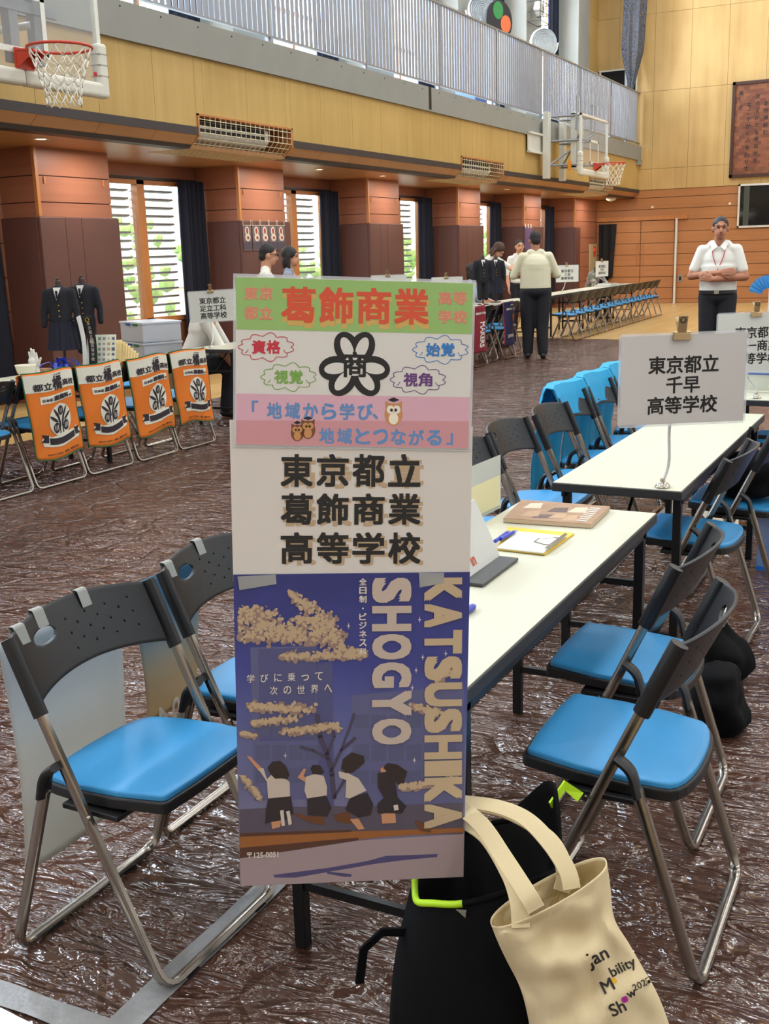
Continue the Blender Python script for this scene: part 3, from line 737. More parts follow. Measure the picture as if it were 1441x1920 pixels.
# ================================================================== basketball hoops
bglass = glass_mat('backboard_glass', (205, 212, 215), .16)
bwhite = mat('board_white', (226, 226, 216), .4); bpad = mat('board_pad', (216, 214, 200), .55); rimred = mat('rim_red', (196, 62, 40), .4); netm = mat('net_cord', (232, 228, 214), .7)
def hoop(cx, y, label, rim_z=3.05):
    """board in the plane y, rim towards -y"""
    t = thing('basketball_hoop', label, 'basketball hoop', (cx, y, rim_z), 0, 'basketball hoops along the balcony')
    z0, z1, L = -.165, .885, .9; b = .045
    MB().bb(-L + .03, L - .03, -.006, .006, z0 + .03, z1 - .03).build('glass_board', bglass, t)
    mb = MB()
    mb.bb(-L, L, -.022, .022, z1 - b, z1).bb(-L, L, -.022, .022, z0, z0 + b).bb(-L, -L + b, -.022, .022, z0, z1).bb(L - b, L, -.022, .022, z0, z1); mb.build('board_frame', bwhite, t, bevel=.004)
    mb = MB(); w, h, s = .295, .45, .045; zz = .0
    mb.bb(-w, w, -.0085, -.0065, zz + h - s, zz + h).bb(-w, w, -.0085, -.0065, zz, zz + s).bb(-w, -w + s, -.0085, -.0065, zz, zz + h).bb(w - s, w, -.0085, -.0065, zz, zz + h); mb.build('target_square', bwhite, t)
    for s in (-1, 1):
        mb = MB(); x = s * (L - .01)
        mb.bb(x - .055, x + .055, -.05, .05, z0 - .07, z0 + .36).bb(min(x, s * .001), max(x, s * .001), -.05, .05, z0 - .07, z0 + .05); mb.build('edge_pad', bpad, t, bevel=.03, seg=3)
        mb = MB()
        for q in range(3): mb.bb(x - .057, x + .057, -.052, .052, z0 + .1 + .085 * q, z0 + .106 + .085 * q)
        mb.build('pad_groove', mat('pad_groove', (160, 156, 140), .7), t)
    MB().bb(L - .1, L - .065, -.0085, -.006, z0 + .095, z0 + .13).build('red_label', mat('label_red', (190, 40, 50), .5), t)
    R = .235; c = Vector((0, -.375 - .02, 0))
    rim = MB().tube([c + Vector((R * cos(a), R * sin(a), 0)) for a in [i * 2 * pi / 36 for i in range(36)]], .011, 8, closed=True)
    rim.bb(-.09, .09, -.04, -.022, -.12, .03); rim.prism([(-.09, -.04, .02), (.09, -.04, .02), (.07, -.17, .008), (-.07, -.17, .008)], (0, 0, -.014))
    for s in (-1, 1): rim.prism([(s * .085, -.04, .02), (s * .085, -.04, -.11), (s * .06, -.19, -.02), (s * .06, -.19, .01)], (.006, 0, 0))
    rim.build('rim', rimred, t, smooth='a')
    mb = MB(); n = 12
    def rr(v): return R * (1 - v) ** .9 * .42 + R * .56
    rows = 6
    def pt(i, j):
        v = j / rows; a = 2 * pi * (i + .5 * (j % 2)) / n + .07 * sin(3 * i); r = (R - .004) * (1 - .44 * min(1, v * 1.25) ** .8)
        return c + Vector((r * cos(a), r * sin(a), -.012 - .40 * v ** .93))
    for j in range(rows):
        for i in range(n):
            a, b1, b2 = pt(i, j), pt(i, j + 1), pt(i - 1 if j % 2 == 0 else i + 1, j + 1)
            for q in (b1, b2):
                mid = (a + q) / 2 + Vector((0, 0, -.012)); mb.tube([a, mid, q], .0048, 5)
    mb.build('net', netm, t, smooth=True)
    return t
h1 = hoop(6.62, 6.46, 'big basketball hoop with glass backboard hanging near the camera')
# its steel posts and arms reach back to the wall
mb = MB()
for x in (-.28, -.02, .24): mb.bb(x, x + .09, .06, .14, -.05, 1.5)
mb.bb(-.5, .5, .05, .1, .32, .40); mb.build('support_post', steel_g, h1)
mb = MB()
for z in (.25, .95): mb.cyl((-.2, .1, z), (-.2, YF - 6.44, z), .03).cyl((.25, .1, z), (.25, YF - 6.44, z), .03)
mb.build('wall_arm', white_m, h1)
h2 = hoop(21.72, 6.46, 'distant basketball hoop on a white steel frame near the far corner')
mb = MB()
dy = YF - 6.46
mb.bb(-1.40, -.55, dy - .10, dy - .02, .20, .235).bb(-1.40, -.55, dy - .10, dy - .02, .54, .575).bb(-1.40, -.55, dy - .05, dy - .03, .22, .56); mb.build('wall_channel', white_m, h2); mb = MB()
mb.bb(-.72, -.55, dy - .2, dy - .1, -.25, .98); mb.build('wall_bracket', white_m, h2); MB().bb(.28, .42, dy - .2, dy - .1, -.25, .98).build('wall_bracket', white_m, h2)
mb = MB()
for x in (-.35, -.05, .10): mb.bb(x, x + .10, .28, .36, -.05, .95)
mb.bb(-.35, .2, .28, .36, .90, .98).bb(-.35, .2, .28, .36, -.08, 0); mb.build('sliding_frame', white_m, h2)
mb = MB()
for z in (0, .45, .9):
    for x in (-.5, .3): mb.cyl((x, dy - .1, z), (x * .7, .06, z), .022)
mb.cyl((-.5, dy - .15, .0), (.3, .1, .6), .018).cyl((.3, dy - .15, .0), (-.5, .1, .6), .018); mb.build('linkage', steel_g, h2)
mb = MB()
for x in (-.68, -.42, .28, .52): mb.cyl((x, .15, .6), (x, .15, 1.22 if x < 0 else 1.15), .02)
mb.build('guide_rod', steel_g, h2)
MB().bb(-.58, -.48, .30, .34, -.12, .06).build('orange_tag', mat('orange_tag', (232, 150, 40), .5), h2)

# ================================================================== end wall board, net, gallery items
bx = XE - .012
t = thing('carved_board', 'large carved brown wooden board with columns of black brush characters on the end wall', 'plaque', (bx, 3.3, 3.03))
def bwood():
    m, n, l, b = nt('parquet_board'); tc = n.new('ShaderNodeTexCoord'); br = n.new('ShaderNodeTexBrick'); mp = n.new('ShaderNodeMapping')
    mp.inputs['Rotation'].default_value = (0, pi / 2, pi / 2); br.inputs['Scale'].default_value = 1; br.inputs['Brick Width'].default_value = .13; br.inputs['Row Height'].default_value = .075; br.inputs['Mortar Size'].default_value = .0005; br.inputs['Bias'].default_value = -.1
    br.inputs['Color1'].default_value = lin((104, 56, 34)); br.inputs['Color2'].default_value = lin((146, 88, 54)); br.inputs['Mortar'].default_value = lin((84, 44, 28))
    l.new(tc.outputs['Object'], mp.inputs[0]); l.new(mp.outputs[0], br.inputs['Vector']); l.new(br.outputs['Color'], b.inputs['Base Color']); b.inputs['Roughness'].default_value = .5; return m
MB().bb(-.05, 0, -1.82, 1.82, 0, 2.22).build('board', bwood(), t)
mb = MB(); f = .07; mb.bb(-.09, 0, -1.82, 1.82, 2.22 - f, 2.22).bb(-.09, 0, -1.82, 1.82, 0, f).bb(-.09, 0, 1.82 - f, 1.82, 0, 2.22).bb(-.09, 0, -1.82, -1.82 + f, 0, 2.22); mb.build('board_frame', mat('dark_walnut', (66, 36, 26), .4), t)
mb = MB(); cols = ['美しき', 'なごやかに心あわせて', '友のすがたも平和の花', 'お台場眺む', '明るい町の声', '小鳥さえずる校の庭', '学びの窓に風かおる', '正しく強く育ちゆく', '都立の庭に', '夢と理想を高く掲げて']
rn = random.Random(5)
for i, s in enumerate(cols):
    y = 1.62 - .20 * i; z = 1.98 - (.02 if i in (0, 5) else rn.choice((.1, .12, .3)))
    for ch in s:
        fit_text(mb, ch, basis((-.052, y, z), (0, -1, 0), (0, 0, 1)), h=.105 if ch not in 'のに' else .08, bold=.02); z -= .165
mb.build('brush_lettering', mat('carved_black', (26, 18, 16), .5), t)
# hanging divider net by the gallery
def netmat():
    m, n, l, b = nt('divider_net'); tc = n.new('ShaderNodeTexCoord'); nz = n.new('ShaderNodeTexNoise'); nz.inputs['Scale'].default_value = 40; nz.inputs['Detail'].default_value = 4
    r = n.new('ShaderNodeValToRGB'); r.color_ramp.elements[0].position = .35; r.color_ramp.elements[1].position = .5
    l.new(tc.outputs['Object'], nz.inputs[0]); l.new(nz.outputs['Fac'], r.inputs[0]); l.new(r.outputs[0], b.inputs['Alpha']); b.inputs['Base Color'].default_value = lin((84, 86, 94)); b.inputs['Roughness'].default_value = .9; return m
def nf(u, v):
    a = 2 * pi * u; r = (.24 + .05 * v) * (1 + .16 * sin(7 * a) + .08 * sin(13 * a + 5 * v)) * min(1, .25 + v * 4)
    return Vector((28.1 + r * cos(a), 7.44 - .13 * v + r * .9 * sin(a), 5.22 + 4.6 * v))
tag(MB().grid(nf, 60, 40, True).build('divider_net', netmat(), smooth=True), 'grey bundled divider net hanging in front of the oak panels by the gallery', 'net')
tag(MB().bb(28.3, 28.36, 7.60, 7.66, 3.86, 5.95).build('net_pole', steel_g), 'short steel pole standing beside the bundled net', 'pole')
# fire alarm cabinet + socket + black cloth
t = thing('fire_alarm_cabinet', 'beige fire alarm cabinet with a red lamp in the far corner', 'fire alarm', (28.42, YP - .002, 1.0))
MB().bb(-.32, .32, -.03, 0, -.35, .54).build('cabinet', mat('beige_metal', (176, 160, 118), .5), t, bevel=.006); MB().lathe([(0, .05), (.04, .045), (.06, .01), (.065, 0)], (.08, -.03, .38), rot=Matrix.Rotation(pi / 2, 3, 'X')).build('red_lamp', mat('lamp_red', (210, 60, 40), .3), t, smooth=True)
MB().bb(-.02, .18, -.034, -.028, .22, .50).build('red_panel', mat('panel_red', (190, 80, 50), .5), t)
t = thing('wall_socket', 'small grey wall socket beside the white door post', 'socket', (XE - .002, 6.24, .62)); MB().bb(-.012, 0, -.06, .06, -.09, .09).build('plate', mat('socket_grey', (150, 140, 128), .5), t, bevel=.004); MB().bb(-.016, -.01, -.03, .03, -.05, .05).build('socket_insert', acd, t)
mb = MB(); a = [onx(1122, 421, XE - .12), onx(1155, 420, XE - .12), onx(1147, 520, XE - .12), onx(1122, 535, XE - .12)]
def cl(u, v): p = a[3].lerp(a[2], u).lerp(a[0].lerp(a[1], u), v); return p + Vector((.03 * sin(14 * u), 0, 0))
tag(mb.grid(cl, 24, 6).build('black_cloth', mat('black_cloth', (18, 18, 20), .9), smooth=True, solid=.006), 'black cloth hanging beside the wooden door', 'cloth')
tag(MB().cyl((XE - .05, 7.0, 2.42), (XE, 7.0, 2.42), .03).build('sensor', dl), 'small round sensor on the cedar boards above the door', 'sensor', 'small round wall sensors')
tag(MB().cyl((XE - .05, 5.08, 2.42), (XE, 5.08, 2.42), .03).build('sensor', dl), 'small round sensor on the cedar boards by the dark window', 'sensor', 'small round wall sensors')
# balcony things
p = ony(933, 42, 7.75)
t = thing('round_panel', 'dark round panel with a green and an orange disc above the railing', 'panel', (p.x, p.y, 4.9))
M = basis((0, 0, 0), (.88, -.47, 0), (0, 0, 1))
def disc(r, c, z0, z1, n=28): return [M @ Vector((c[0] + r[0] * cos(2 * pi * i / n), c[1] + r[1] * sin(2 * pi * i / n), z0)) for i in range(n)]
mb = MB().prism(disc((.31, .36), (0, .62), 0, 0), M.to_3x3() @ Vector((0, 0, .04))); mb.build('disc', mat('disc_black', (30, 28, 32), .5), t)
MB().prism(disc((.12, .15), (-.03, .80), .041, 0), M.to_3x3() @ Vector((0, 0, .004))).build('green_spot', mat('disc_green', (50, 140, 70), .5), t)
MB().prism(disc((.12, .15), (.15, .58), .041, 0), M.to_3x3() @ Vector((0, 0, .004))).build('orange_spot', mat('disc_orange', (226, 112, 60), .5), t)
MB().cyl((0, 0, -.99), (0, 0, .4), .03).build('stand_pole', steel_g, t)
p = ony(905, 30, 7.9)
t = thing('blue_crate', 'blue slatted box standing on the balcony beside the round panel', 'crate', (p.x - .1, 8.1, 3.86)); 
MB().bb(-.28, .28, -.2, .2, 0, 1.55).build('crate_body', mat('crate_blue', (62, 92, 150), .5), t, bevel=.01)
mb = MB()
for q in range(6): mb.bb(-.285, .285, -.205, .205, 1.0 + .09 * q, 1.015 + .09 * q)
mb.build('crate_rib', mat('crate_dark', (40, 60, 110), .5), t)
def fan(px, py, y, label, s=1):
    p = ony(px, py, y); t = thing('electric_fan', label, 'fan', (p.x, p.y, 3.86), 0, 'white fans on the balcony'); z = p.z - 3.86
    fm = mat('fan_white', (226, 226, 218), .4); R3 = Matrix.Rotation(radians(90), 3, 'Y') @ Matrix.Rotation(radians(-35), 3, 'X')
    mb = MB().lathe([(.27 * s, -.07), (.29 * s, 0), (.27 * s, .09), (.10 * s, .13), (0, .13)], (0, 0, z), 28, R3); mb.build('housing', fm, t, smooth='a')
    mb = MB()
    for q in range(7):
        r = .04 + .037 * q * s; mb.tube([Vector((0, 0, z)) + R3 @ Vector((r * cos(k * pi / 12), r * sin(k * pi / 12), -.075)) for k in range(24)], .006, 5, closed=True)
    mb.build('grille', mat('fan_grille', (150, 155, 160), .4), t)
    MB().tube([Vector((0, 0, z)) + R3 @ Vector((.32 * s * cos(k * pi / 8), .32 * s * sin(k * pi / 8), .02)) for k in range(-4, 5)], .02, 8).build('handle', fm, t, smooth=True)
    MB().cyl((0, 0, 0), (0, 0, z - .1), .035).bb(-.2, .2, -.2, .2, 0, .04).build('stand', fm, t)
fan(1018, 80, 8.0, 'white fan on the balcony below the wire cage'); fan(902, 18, 8.1, 'white fan on the balcony behind the round panel', .9)
p = ony(1000, 18, 8.35)
t = thing('wire_cage_lamp', 'wire cage guard with a white lamp on the upper concrete column', 'lamp', (p.x, 8.40, p.z)); mb = MB()
for z in (-.28, -.1, .1, .28): mb.tube([(-.3, -.02, z), (-.3, -.3, z), (.3, -.3, z), (.3, -.02, z)], .009, 5)
for x in (-.3, -.1, .1, .3): mb.tube([(x, -.3, -.28), (x, -.3, .28)], .009, 5)
for z in (-.28, .28): mb.tube([(-.3, -.02, z), (.3, -.02, z)], .009, 5)
mb.build('cage', mat('cage_black', (36, 36, 38), .5), t); MB().box((.05, -.15, .02), (.26, .16, .2), Matrix.Rotation(.5, 3, 'Y')).build('lamp_head', white_m, t, bevel=.02)
# posters on the pillar
rn = random.Random(2)
pst = mat('poster_ground', (104, 90, 92), .6); pal = mat('poster_shape', (206, 196, 178), .6); prd = mat('poster_red', (150, 60, 52), .6)
for i in range(5):
    x = 12.30 + .205 * i + (.0 if i == 0 else .015)
    t = thing('small_poster', 'small dark poster on the padded pillar, %s of five from the near corner' % ordn[i + 1], 'poster', (x + .095, 8.395, 1.57), 0, 'row of five small posters on the pillar')
    MB().bb(-.095, .095, -.003, 0, 0, .325).build('sheet', pst, t)
    MB().bb(-.09, .09, -.0036, -.003, .012, .11).build('footer', mat('poster_footer', (70, 62, 74), .6), t)
    e = lambda cx, cz, rx, rz: [(cx + rx * cos(k * pi / 10), -.0042, cz + rz * sin(k * pi / 10)) for k in range(20)]
    MB().poly(e(0, .25, .05, .062)).poly([(a_, b_ - .0003, c_) for a_, b_, c_ in e(.01, .17, .062, .05)]).build('figure', pal, t)
    mb = MB(); mb.poly([(a_, b_ - .0009, c_) for a_, b_, c_ in e(.0, .255, .026, .04)]).poly([(a_, b_ - .0012, c_) for a_, b_, c_ in e(.015, .165, .028, .022)]); mb.build('red_motif', prd, t)
    mb = MB(); mb.cyl((-.095, -.006, .325), (.095, -.006, .325), .003); mb.cyl((-.09, -.006, .325), (-.09, -.006, .40), .002).cyl((.09, -.006, .325), (.09, -.006, .40), .002); mb.build('hanging_string', dl, t)
t = thing('purple_banner', 'small purple banner hung on the padded pillar beyond the cream polo man', 'banner', (23.33, 8.395, 1.45)); MB().bb(-.2, .2, -.006, 0, 0, .5).build('cloth', mat('purple_cloth', (92, 66, 110), .8), t); mb = MB()
for x in (-.17, 0, .17): mb.bb(x - .02, x + .02, -.008, 0, .47, .56)
mb.build('hanger_tab', dl, t)
# ================================================================== the tall poster at the end of the first table
PA = Vector((.5566, -.8288, -.0578)).normalized(); PB = Vector((.1645, .0417, .9855)); PB = (PB - PA * PB.dot(PA)).normalized(); PN = PA.cross(PB)
PO = Vector((1.5680, 1.0939, 1.4716))
def LP(px, py):
    d = ray(px, py); t = (PO - CAM).dot(PN) / d.dot(PN); q = CAM + d * t - PO
    return (q.dot(PA), q.dot(PB))
PM = basis(PO, PA, PB)
def sheet_thing(name, label, cat, lift):
    t = thing(name, label, cat); t.matrix_world = PM @ T(0, 0, lift); t['group'] = 'laminated sheets of the tall poster'; return t
def flat(mb, pts, z): return mb.poly([(x, y, z) for x, y in pts])
def quad(px0, py0, px1, py1): return [LP(px0, py1), LP(px1, py1), LP(px1, py0), LP(px0, py0)]
def ribbon(mb, pts, w, z, closed=False):
    P = [Vector((x, y, 0)) for x, y in pts]; n = len(P)
    for i in range(n if closed else n - 1):
        a, b = P[i], P[(i + 1) % n]; d = (b - a)
        if d.length < 1e-7: continue
        d.normalize(); s = Vector((-d.y, d.x, 0)) * w / 2; e = d * w * .3
        mb.poly([tuple((q + Vector((0, 0, z)))) for q in (a - s - e, b - s + e, b + s + e, a + s - e)])
    return mb
def ell(cx, cy, rx, ry, rot=0, n=24):
    return [(cx + rx * cos(a) * cos(rot) - ry * sin(a) * sin(rot), cy + rx * cos(a) * sin(rot) + ry * sin(a) * cos(rot)) for a in [2 * pi * i / n for i in range(n)]]
def flatmat(name, rgb, rough=.35): return mat(name, rgb, rough, var=.03, scale=30)
def ltxt(mb, s, x0, y0, x1, y1, z, bold=.03, rot=0):
    """text filling the pixel box on the sheet"""
    (a, b), (c, d) = LP(x0, y0), LP(x1, y1); cx, cy = (a + c) / 2, (b + d) / 2; w, h = abs(c - a), abs(d - b)
    if rot: return fit_text(mb, s, T(cx, cy, z) @ RZ(rot), w=h, h=w, bold=bold)
    return fit_text(mb, s, T(cx, cy, z), w=w, h=h, bold=bold)
MMPX = (LP(700, 900)[0] - LP(600, 900)[0]) / 100     # metres per pixel on the sheet
# --- middle sheet
mid = sheet_thing('laminated_sheet', 'white laminated sheet with three lines of big black characters, middle of the tall poster', 'poster sheet', 0)
q = [LP(430, 787), LP(437, 1090), LP(880, 1090), LP(886, 800)]
MB().prism([(x, y, -.0006) for x, y in q], (0, 0, .0006)).build('paper', mat('sheet_paper', (214, 206, 198), .3, var=.02, coat=.5), mid)
ghost = flatmat('ghost_ink', (186, 160, 128))
mb = MB(); mg = MB()
for s, g, y0, y1 in (('東京都立', '高等東章', 851, 913), ('葛飾商業', '義東事業', 925, 984), ('高等学校', '東等学校', 998, 1057)):
    for i, ch in enumerate(s):
        x0 = 526 + 67.2 * i
        ltxt(mg, g[i], x0 + 4, y0 + 5, x0 + 66, y1 + 3, .0004, .03); ltxt(mb, ch, x0, y0, x0 + 60, y1, .0008, .026)
mg.build('ghost_lettering', ghost, mid); mb.build('lettering', ink, mid)
# --- top coloured sheet
top = sheet_thing('laminated_sheet', 'laminated sheet with green and pink bands and a black emblem, top of the tall poster', 'poster sheet', .003)
q = [LP(437, 838), LP(882, 846), LP(891, 526), LP(437, 513)]
MB().prism([(x, y, -.0009) for x, y in q], (0, 0, .0005)).build('laminate_film', film, top)
q = [LP(441, 834), LP(878, 842), LP(887, 531), LP(442, 519)]
MB().prism([(x, y, -.0004) for x, y in q], (0, 0, .0004)).build('paper', mat('sheet_paper_warm', (216, 212, 206), .3, var=.02, coat=.5), top)
flat(MB(), [LP(443, 618), LP(884, 627), LP(886, 532), LP(442, 520)], .0003).build('green_band', flatmat('print_green', (148, 186, 108)), top)
flat(MB(), [LP(442, 833), LP(877, 841), LP(880, 745), LP(443, 738)], .0003).build('pink_band', flatmat('print_pink', (216, 168, 184)), top)
flat(MB(), [LP(442, 833), LP(877, 841), LP(878, 790), LP(443, 788)], .0004).build('lower_pink_band', flatmat('print_dark_pink', (206, 146, 152)), top)
mb = MB(); mg = MB()
for i, ch in enumerate('葛飾商業'):
    x0 = 527 + 70.5 * i; dy = 1.2 * i
    ltxt(mb, ch, x0, 537 + dy, x0 + 64, 606 + dy, .0008, .026); ltxt(mg, ch, x0 + 1, 546 + dy, x0 + 66, 616 + dy, .0005, .03)
mg.build('red_lettering_shadow', flatmat('print_orange_soft', (206, 168, 92)), top); mb.build('red_lettering', flatmat('print_red', (212, 80, 48)), top)
mb = MB(); mg = MB()
for s, x, y in (('東京', 458, 538), ('都立', 458, 575), ('高等', 821, 547), ('学校', 821, 582)):
    for i, ch in enumerate(s): ltxt(mb, ch, x + 28 * i, y, x + 28 * i + 25, y + 25, .0007, .02); ltxt(mg, ch, x + 28 * i, y, x + 28 * i + 25, y + 25, .0005, .07)
mg.build('small_lettering_outline', flatmat('print_peach', (206, 176, 128)), top); mb.build('small_lettering', flatmat('print_coral', (214, 130, 106)), top)
def cloud(cx, cy, rx, ry, col, word, name):
    mb = MB(); pts = []; n = 11
    for i in range(n):
        a0, a1 = 2 * pi * i / n, 2 * pi * (i + 1) / n
        p0 = Vector((cx + rx * cos(a0), cy + ry * sin(a0))); p1 = Vector((cx + rx * cos(a1), cy + ry * sin(a1))); m = (p0 + p1) / 2; o = (m - Vector((cx, cy))); o.normalize()
        for k in range(8):
            f = k / 8; p = p0.lerp(p1, f) + o * 7 * sin(pi * f) * 1.2; pts.append(LP(p.x, p.y))
    ribbon(mb, pts, 1.3 * MMPX, .0005, True)
    for a in (.6, 2.6): ribbon(mb, [LP(cx + rx * cos(a) * (1 - .14 * f), cy + ry * sin(a) - 6 * f * f) for f in (0, .3, .6, 1)], 1.2 * MMPX, .0005)
    for i, ch in enumerate(word): ltxt(mb, ch, cx - 27 + 27.5 * i, cy - 13, cx - 1 + 27.5 * i, cy + 13, .0006, .03)
    mb.build(name, flatmat('print_' + name, col), top)
cloud(499, 651, 46, 20, (196, 40, 60), '資格', 'red_cloud'); cloud(541, 707, 46, 20, (120, 166, 72), '視覚', 'olive_cloud')
cloud(825, 656, 46, 20, (50, 120, 190), '始覚', 'blue_cloud'); cloud(783, 712, 46, 20, (100, 56, 120), '視角', 'purple_cloud')
# emblem: three notched petals round a character
ex, ey = 664, 686; mb = MB(); mw = MB(); P6 = [(90 + 23), (90 - 23), (210 - 22), (210 + 22), (330 - 22), (330 + 22)]
for k, d in enumerate(P6):
    a = radians(d); c = LP(ex + 36 * cos(a), ey - 36 * sin(a))
    flat(mb, ell(c[0], c[1], 31 * MMPX, 23 * MMPX, a), .0005 + .00002 * k)
    c = LP(ex + 36 * cos(a), ey - 36 * sin(a)); flat(mw, ell(c[0], c[1], 21 * MMPX, 10.5 * MMPX, a), .0008)
mb.build('emblem', ink, top); mw.build('emblem_gap', bpy.data.materials['sheet_paper_warm'], top)
mb = MB(); flat(mb, ell(*LP(ex, ey), 21 * MMPX, 19 * MMPX), .0009)
mb.build('emblem_centre', bpy.data.materials['sheet_paper_warm'], top); mb = MB(); ltxt(mb, '商', ex - 23, ey - 27, ex + 24, ey + 22, .0011, .028); mb.build('emblem_character', ink, top)
mb = MB(); mg = MB()
for i, ch in enumerate('「地域から学び、'): ltxt(mg, ch, *( (466 + 34 * i, 754 + .5 * i, 494 + 34 * i, 785 + .5 * i) if ch not in '「、' else ((472, 751, 484, 773) if ch == '「' else (698, 776, 708, 786))), .0006, .03)
for i, ch in enumerate('地域とつながる」'): ltxt(mg, ch, *((598 + 33.5 * i, 802 + .7 * i, 626 + 33.5 * i, 832 + .6 * i) if ch != '」' else (836, 812, 848, 834)), .0006, .03)
mg.build('slogan', flatmat('print_slogan', (96, 138, 190)), top)
ow = flatmat('owl_brown', (200, 140, 84)); owd = flatmat('owl_dark', (120, 72, 44)); oww = flatmat('owl_cream', (238, 226, 206))
mb = MB(); m2 = MB(); m3 = MB()
def owl(cx, cy, s, body, dark):
    B1, B2, B3 = MB(), MB(), MB(); e = lambda x, y, rx, ry, z, m_: flat(m_, ell(*LP(cx + x * s, cy + y * s), rx * s * MMPX, ry * s * MMPX), z)
    e(0, 0, 17, 21, .0006, B1); flat(B1, [LP(cx - 15 * s, cy - 8 * s), LP(cx - 16 * s, cy - 25 * s), LP(cx - 4 * s, cy - 19 * s)], .0006); flat(B1, [LP(cx + 15 * s, cy - 8 * s), LP(cx + 16 * s, cy - 25 * s), LP(cx + 4 * s, cy - 19 * s)], .0006)
    e(-6, -9, 7, 8, .0008, B2); e(6, -9, 7, 8, .0008, B2); e(0, 8, 9, 11, .0007, B2)
    e(-4, -8, 2.6, 3, .001, B3); e(4, -8, 2.6, 3, .001, B3); flat(B3, [LP(cx - 11 * s, cy - 27 * s), LP(cx, cy - 23 * s), LP(cx + 11 * s, cy - 27 * s), LP(cx, cy - 32 * s)], .0011)
    o = B1.build('owl_drawing', body, top); B2.build('owl_face', dark, o); B3.build('owl_eye', ink, o)
owl(737, 777, 1, ow, oww); owl(557, 812, .72, owd, ow); owl(577, 806, .8, owd, ow)
# --- illustrated poster
il = sheet_thing('illustrated_poster', 'blue illustrated poster of four jumping students under clouds, bottom of the tall poster', 'poster sheet', .0032)
def Z7(x, y): return (430 + x / 3.066, 1060 + y / 3.066)
def z7(pts): return [LP(*Z7(*p)) for p in pts]
def ilmat():
    m, n, l, b = nt('illustration_print'); tc = n.new('ShaderNodeTexCoord'); sp = n.new('ShaderNodeSeparateXYZ'); mr = n.new('ShaderNodeMapRange')
    mr.inputs['From Min'].default_value = -1.075; mr.inputs['From Max'].default_value = -.53; r = n.new('ShaderNodeValToRGB'); e = r.color_ramp.elements
    e[0].position = 0; e[0].color = lin((128, 116, 128)); e[1].position = 1; e[1].color = lin((44, 48, 116))
    for p, c in ((.2, (116, 112, 140)), (.45, (98, 102, 146)), (.72, (60, 66, 138))): x = e.new(p); x.color = lin(c)
    nz = n.new('ShaderNodeTexNoise'); nz.inputs['Scale'].default_value = 14; nz.inputs['Detail'].default_value = 5; mx = n.new('ShaderNodeMix'); mx.data_type = 'RGBA'; mx.blend_type = 'OVERLAY'; mx.inputs[0].default_value = .25
    l.new(tc.outputs['Object'], sp.inputs[0]); l.new(sp.outputs['Y'], mr.inputs['Value']); l.new(mr.outputs[0], r.inputs[0]); l.new(tc.outputs['Object'], nz.inputs[0])
    l.new(r.outputs[0], mx.inputs[6]); l.new(nz.outputs['Fac'], mx.inputs[7]); l.new(mx.outputs[2], b.inputs['Base Color']); b.inputs['Roughness'].default_value = .4; return m
q = [LP(450, 1660), LP(868, 1643), LP(880, 1072), LP(437, 1077)]
N_ = 14
def ils(u, v):
    a = Vector(q[0]).lerp(Vector(q[1]), u); c = Vector(q[3]).lerp(Vector(q[2]), u); p = a.lerp(c, v); return Vector((p.x, p.y, 0))
MB().prism([(x, y, -.0004) for x, y in q], (0, 0, .0004)).build('printed_paper', ilmat(), il)
def lay(name, polys, rgb, z):
    mb = MB()
    for k, p in enumerate(polys): flat(mb, z7(p), z + .000004 * k)
    return mb.build(name + '_print', flatmat('print_' + name, rgb), il)
lay('school_building', [[(120, 470), (500, 460), (505, 1340), (140, 1350)], [(700, 745), (1345, 690), (1345, 1390), (700, 1400)]], (92, 92, 132), .0002)
lay('building_shade', [[(165, 480), (500, 470), (500, 1000), (175, 1010)], [(505, 560), (590, 555), (600, 1400), (510, 1400)]], (78, 80, 124), .0003)
lay('building_windows', [[(150 + 95 * i, 900 + 130 * j), (232 + 95 * i, 898 + 130 * j), (232 + 95 * i, 985 + 130 * j), (150 + 95 * i, 987 + 130 * j)] for i in range(4) for j in range(3)] + [[(715 + 100 * i, y), (800 + 100 * i, y - 8), (800 + 100 * i, y + h), (715 + 100 * i, y + h)] for i in range(6) for y, h in ((860, 70), (1030, 90), (1180, 75))], (84, 86, 120), .0004)
lay('city_skyline', [[(55, 1400), (210, 1390), (210, 1380), (450, 1385), (455, 1370), (560, 1375), (700, 1385), (1340, 1360), (1340, 1540), (60, 1560)]], (86, 78, 92), .00045)
lay('grass_bank', [[(60, 1550), (400, 1530), (900, 1520), (1345, 1505), (1345, 1530), (900, 1555), (60, 1650)]], (150, 92, 48), .0006)
lay('dark_path', [[(60, 1620), (740, 1560), (740, 1575), (60, 1680)], [(60, 1535), (700, 1515), (700, 1528), (60, 1556)]], (84, 52, 40), .0007)
lay('pavement', [[(60, 1680), (740, 1578), (1345, 1540), (1342, 1785), (64, 1840)]], (160, 140, 142), .0006)
lay('long_shadow', [[(250, 1775), (560, 1735), (790, 1695), (900, 1665), (1195, 1655), (1190, 1672), (1000, 1690), (830, 1712), (640, 1745), (380, 1790), (260, 1790)], [(560, 1755), (700, 1770), (700, 1785), (660, 1786), (560, 1768)]], (78, 70, 110), .0007)
rn = random.Random(11)
